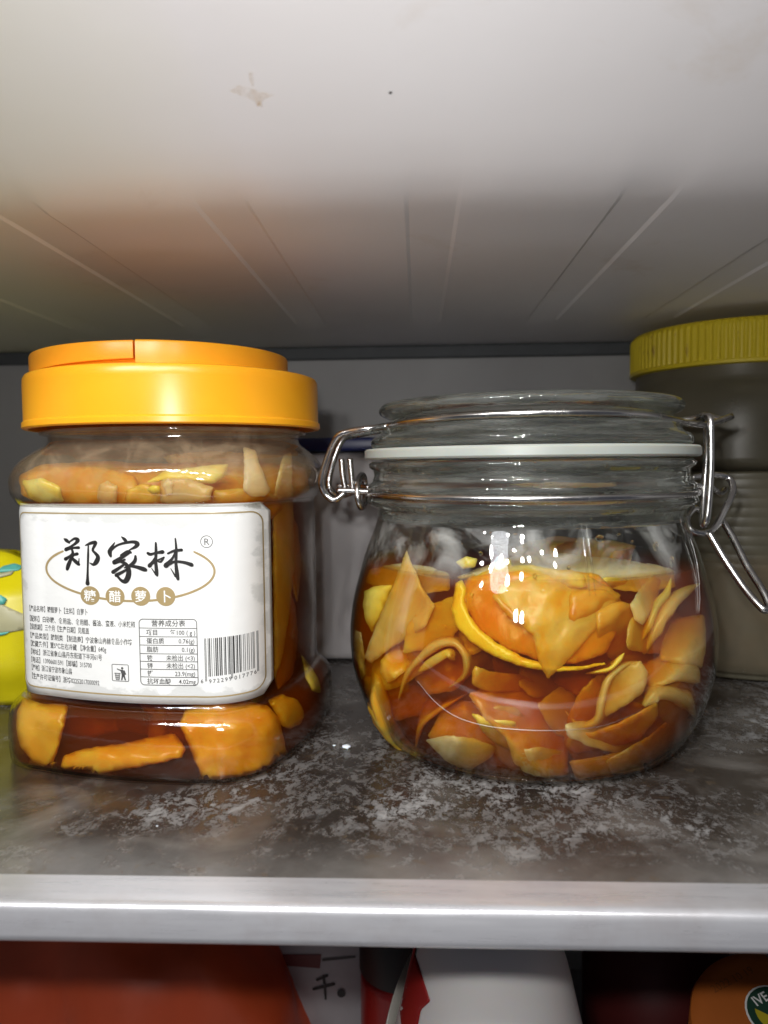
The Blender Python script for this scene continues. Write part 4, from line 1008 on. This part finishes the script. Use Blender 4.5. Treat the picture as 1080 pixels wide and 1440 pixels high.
bb = obj('bottle_body', V, F, plain('off_white_plastic', (.86, .82, .79), .4, sss=.2, var=.04, nscale=30), bt); bbv = bvh_of((V, F))
M['redlab'] = plain('red_print', (.34, .012, .012), .4)
patch([(580, 1330), (590, 1362), (600, 1392), (605, 1408), (592, 1420), (586, 1450), (566, 1460), (560, 1400), (570, 1340)], 'redlab', -.04, 'red_label', bbv, BC, bb)
dish = thing('white_saucer', (.0, 23.5, -17.1), 'white saucer standing on edge just left of the white bottle on the lower shelf', 'saucer')
V, F = lathe([(0.02, -.1), (3.0, -.05), (4.6, .35), (5.0, .55), (5.05, .62), (4.95, .68), (4.5, .5), (2.9, .1), (.02, .06)], (0, 0), 64)
rot = Matrix.Rotation(R(-90), 3, 'Y'); SC = P(594, 1455, 23.2)
V = [Matrix.Rotation(R(-22), 3, 'Z') @ (rot @ (Vector(v) * .52)) + SC for v in V]
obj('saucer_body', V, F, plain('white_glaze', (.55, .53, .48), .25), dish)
db = thing('dark_bottle', (8.4, 27, -17.1), 'dark brown bottle in deep shade between the white bottle and the orange lid', 'bottle')
V, F = lathe(smoothprof([(0.02, -17.1), (2.2, -17.1), (2.4, -16.8), (2.4, -7), (2.2, -5.6), (1.3, -4.2), (.9, -3.2), (.9, -2)], 4) + [(.02, -2)], (8.2, 26.5), 48); dbb = obj('bottle_body', V, F, plain('dark_brown_glass', (.035, .012, .010), .2), db)
V, F = lathe([(2.42, -14), (2.44, -14), (2.44, -7.5), (2.42, -7.5)], (8.2, 26.5), 48, True); obj('bottle_label', V, F, plain('maroon_label', (.10, .012, .012), .5), db)
# orange lidded jar, leaning toward the viewer
oj = thing('orange_lid_jar', (9.9, 18, -17.1), 'small jar with flat orange lid and round lemon sticker at the lower right corner', 'jar')
OC = P(1092, 1446, 19.6); ORM = Matrix.Rotation(R(24), 3, 'X') @ Matrix.Rotation(R(-6), 3, 'Y')
def OT(v): return OC + ORM @ Vector(v)
V, F = lathe([(0.02, 0), (1.75, .0), (1.95, -.02), (2.08, -.10), (2.12, -.25), (2.12, -1.0), (.02, -1.0)], (0, 0), 72, rmod=lambda a, z: 1 + (.008 * math.sin(a * 60) if z < -.2 else 0))
M['olid'] = plain('dusty_orange', (.50, .13, .02), .5, var=.08, nscale=60)
olb = obj('orange_lid', [OT(v) for v in V], F, M['olid'], oj, smooth='angle')
V, F = lathe([(0.02, -.98), (1.95, -.98), (1.95, -1.3), (2.2, -1.9), (2.2, -7), (.02, -7.2)], (0, 0), 48); obj('jar_body', [OT(v) for v in V], F, plain('dark_jar', (.10, .05, .03), .25), oj)
def OL(a, b, off): return OT((a, b, .004 + (off - .02) * 4))
def rev(p): return [(x, y) for x, y in p[0]], [tuple(reversed(f)) for f in p[1]]
sc_ = (.12, .52)
M['dgreen'] = plain('dark_green_print', (.015, .06, .035), .5); M['lemonp'] = plain('lemon_print', (.55, .45, .02), .5)
printed('round_sticker', [disc2d(sc_[0], sc_[1] - .15, .74), ], M['whiteink'], olb, .02, .001, mapper=OL)
printed('sticker_disc', [disc2d(sc_[0], sc_[1] - .15, .69)], M['dgreen'], olb, .024, .001, mapper=OL)
printed('sticker_lemon', [([(sc_[0] + .5 * math.cos(R(a)), sc_[1] - .15 + .5 * math.sin(R(a))) for a in range(165, 320, 12)], [tuple(range(13))])], M['lemonp'], olb, .028, .001, mapper=OL)
def T(s_, size, x, y, ang_=0, bold=0): 
    v, f = text2d(s_, size, 0, 0, 'LEFT', bold); ca, sa = math.cos(R(ang_)), math.sin(R(ang_)); return [(x + a * ca + b * sa, y + a * sa - b * ca) for a, b in v], f
printed('sticker_lettering', [T('IVE', .34, sc_[0] - .42, sc_[1] + .02, 22, .02)], M['whiteink'], olb, .030, .001, mapper=OL)
printed('date_print', [T('2022 10 19', .30, -1.25, .95, 22, .0)], plain('faint_ink', (.30, .09, .02), .6), olb, .02, .001, mapper=OL)
# pale carton edge behind the orange jar
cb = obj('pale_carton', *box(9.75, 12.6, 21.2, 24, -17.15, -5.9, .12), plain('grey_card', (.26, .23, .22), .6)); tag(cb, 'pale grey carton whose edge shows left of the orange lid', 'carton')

# stains on the ceiling front
cbv = bvh_of(([tuple((Vector(v.co) + ceil.location) / S) for v in ceil.data.vertices], [tuple(p.vertices) for p in ceil.data.polygons]))

for ol in ([(322, 128), (336, 120), (352, 124), (372, 130), (388, 134), (372, 140), (364, 150), (354, 140), (338, 134)], [(350, 104), (356, 102), (360, 112), (356, 122), (350, 114)], [(358, 136), (366, 142), (370, 152), (362, 150)], [(546, 129), (550, 129), (550, 132), (546, 132)]):
    piece('brown_stain', ol, -.012, M['stain2'] if ol[0][0] != 546 else M['black'], cbv, (0, 13), None, None, .006, parent=ceil, wav=0, edge=0, step=3, clampwall=False, jit=1.0)

M['ice'] = plain('frost_crumb', (.75, .77, .80), .25, sss=.4)
for (px, py, sz, lb) in ((487, 1052, .13, 'small pale frost crumb on the shelf between the two jars'), (470, 1049, .05, 'tiny frost crumb left of the larger crumb between the jars'), (221, 1162, .03, 'tiny bright frost grain on the shelf in front of the square jar')):
    d = ray(px, py); p = CO + d * (CAMZ / -d.z)
    V, F = lump((p.x, p.y, sz * .35), sz, sz * .8, sz * .45, .35, 2.5, px, 2)
    tag(obj('frost_crumb', V, F, M['ice']), lb, 'frost crumb', 'frost crumbs on the shelf')
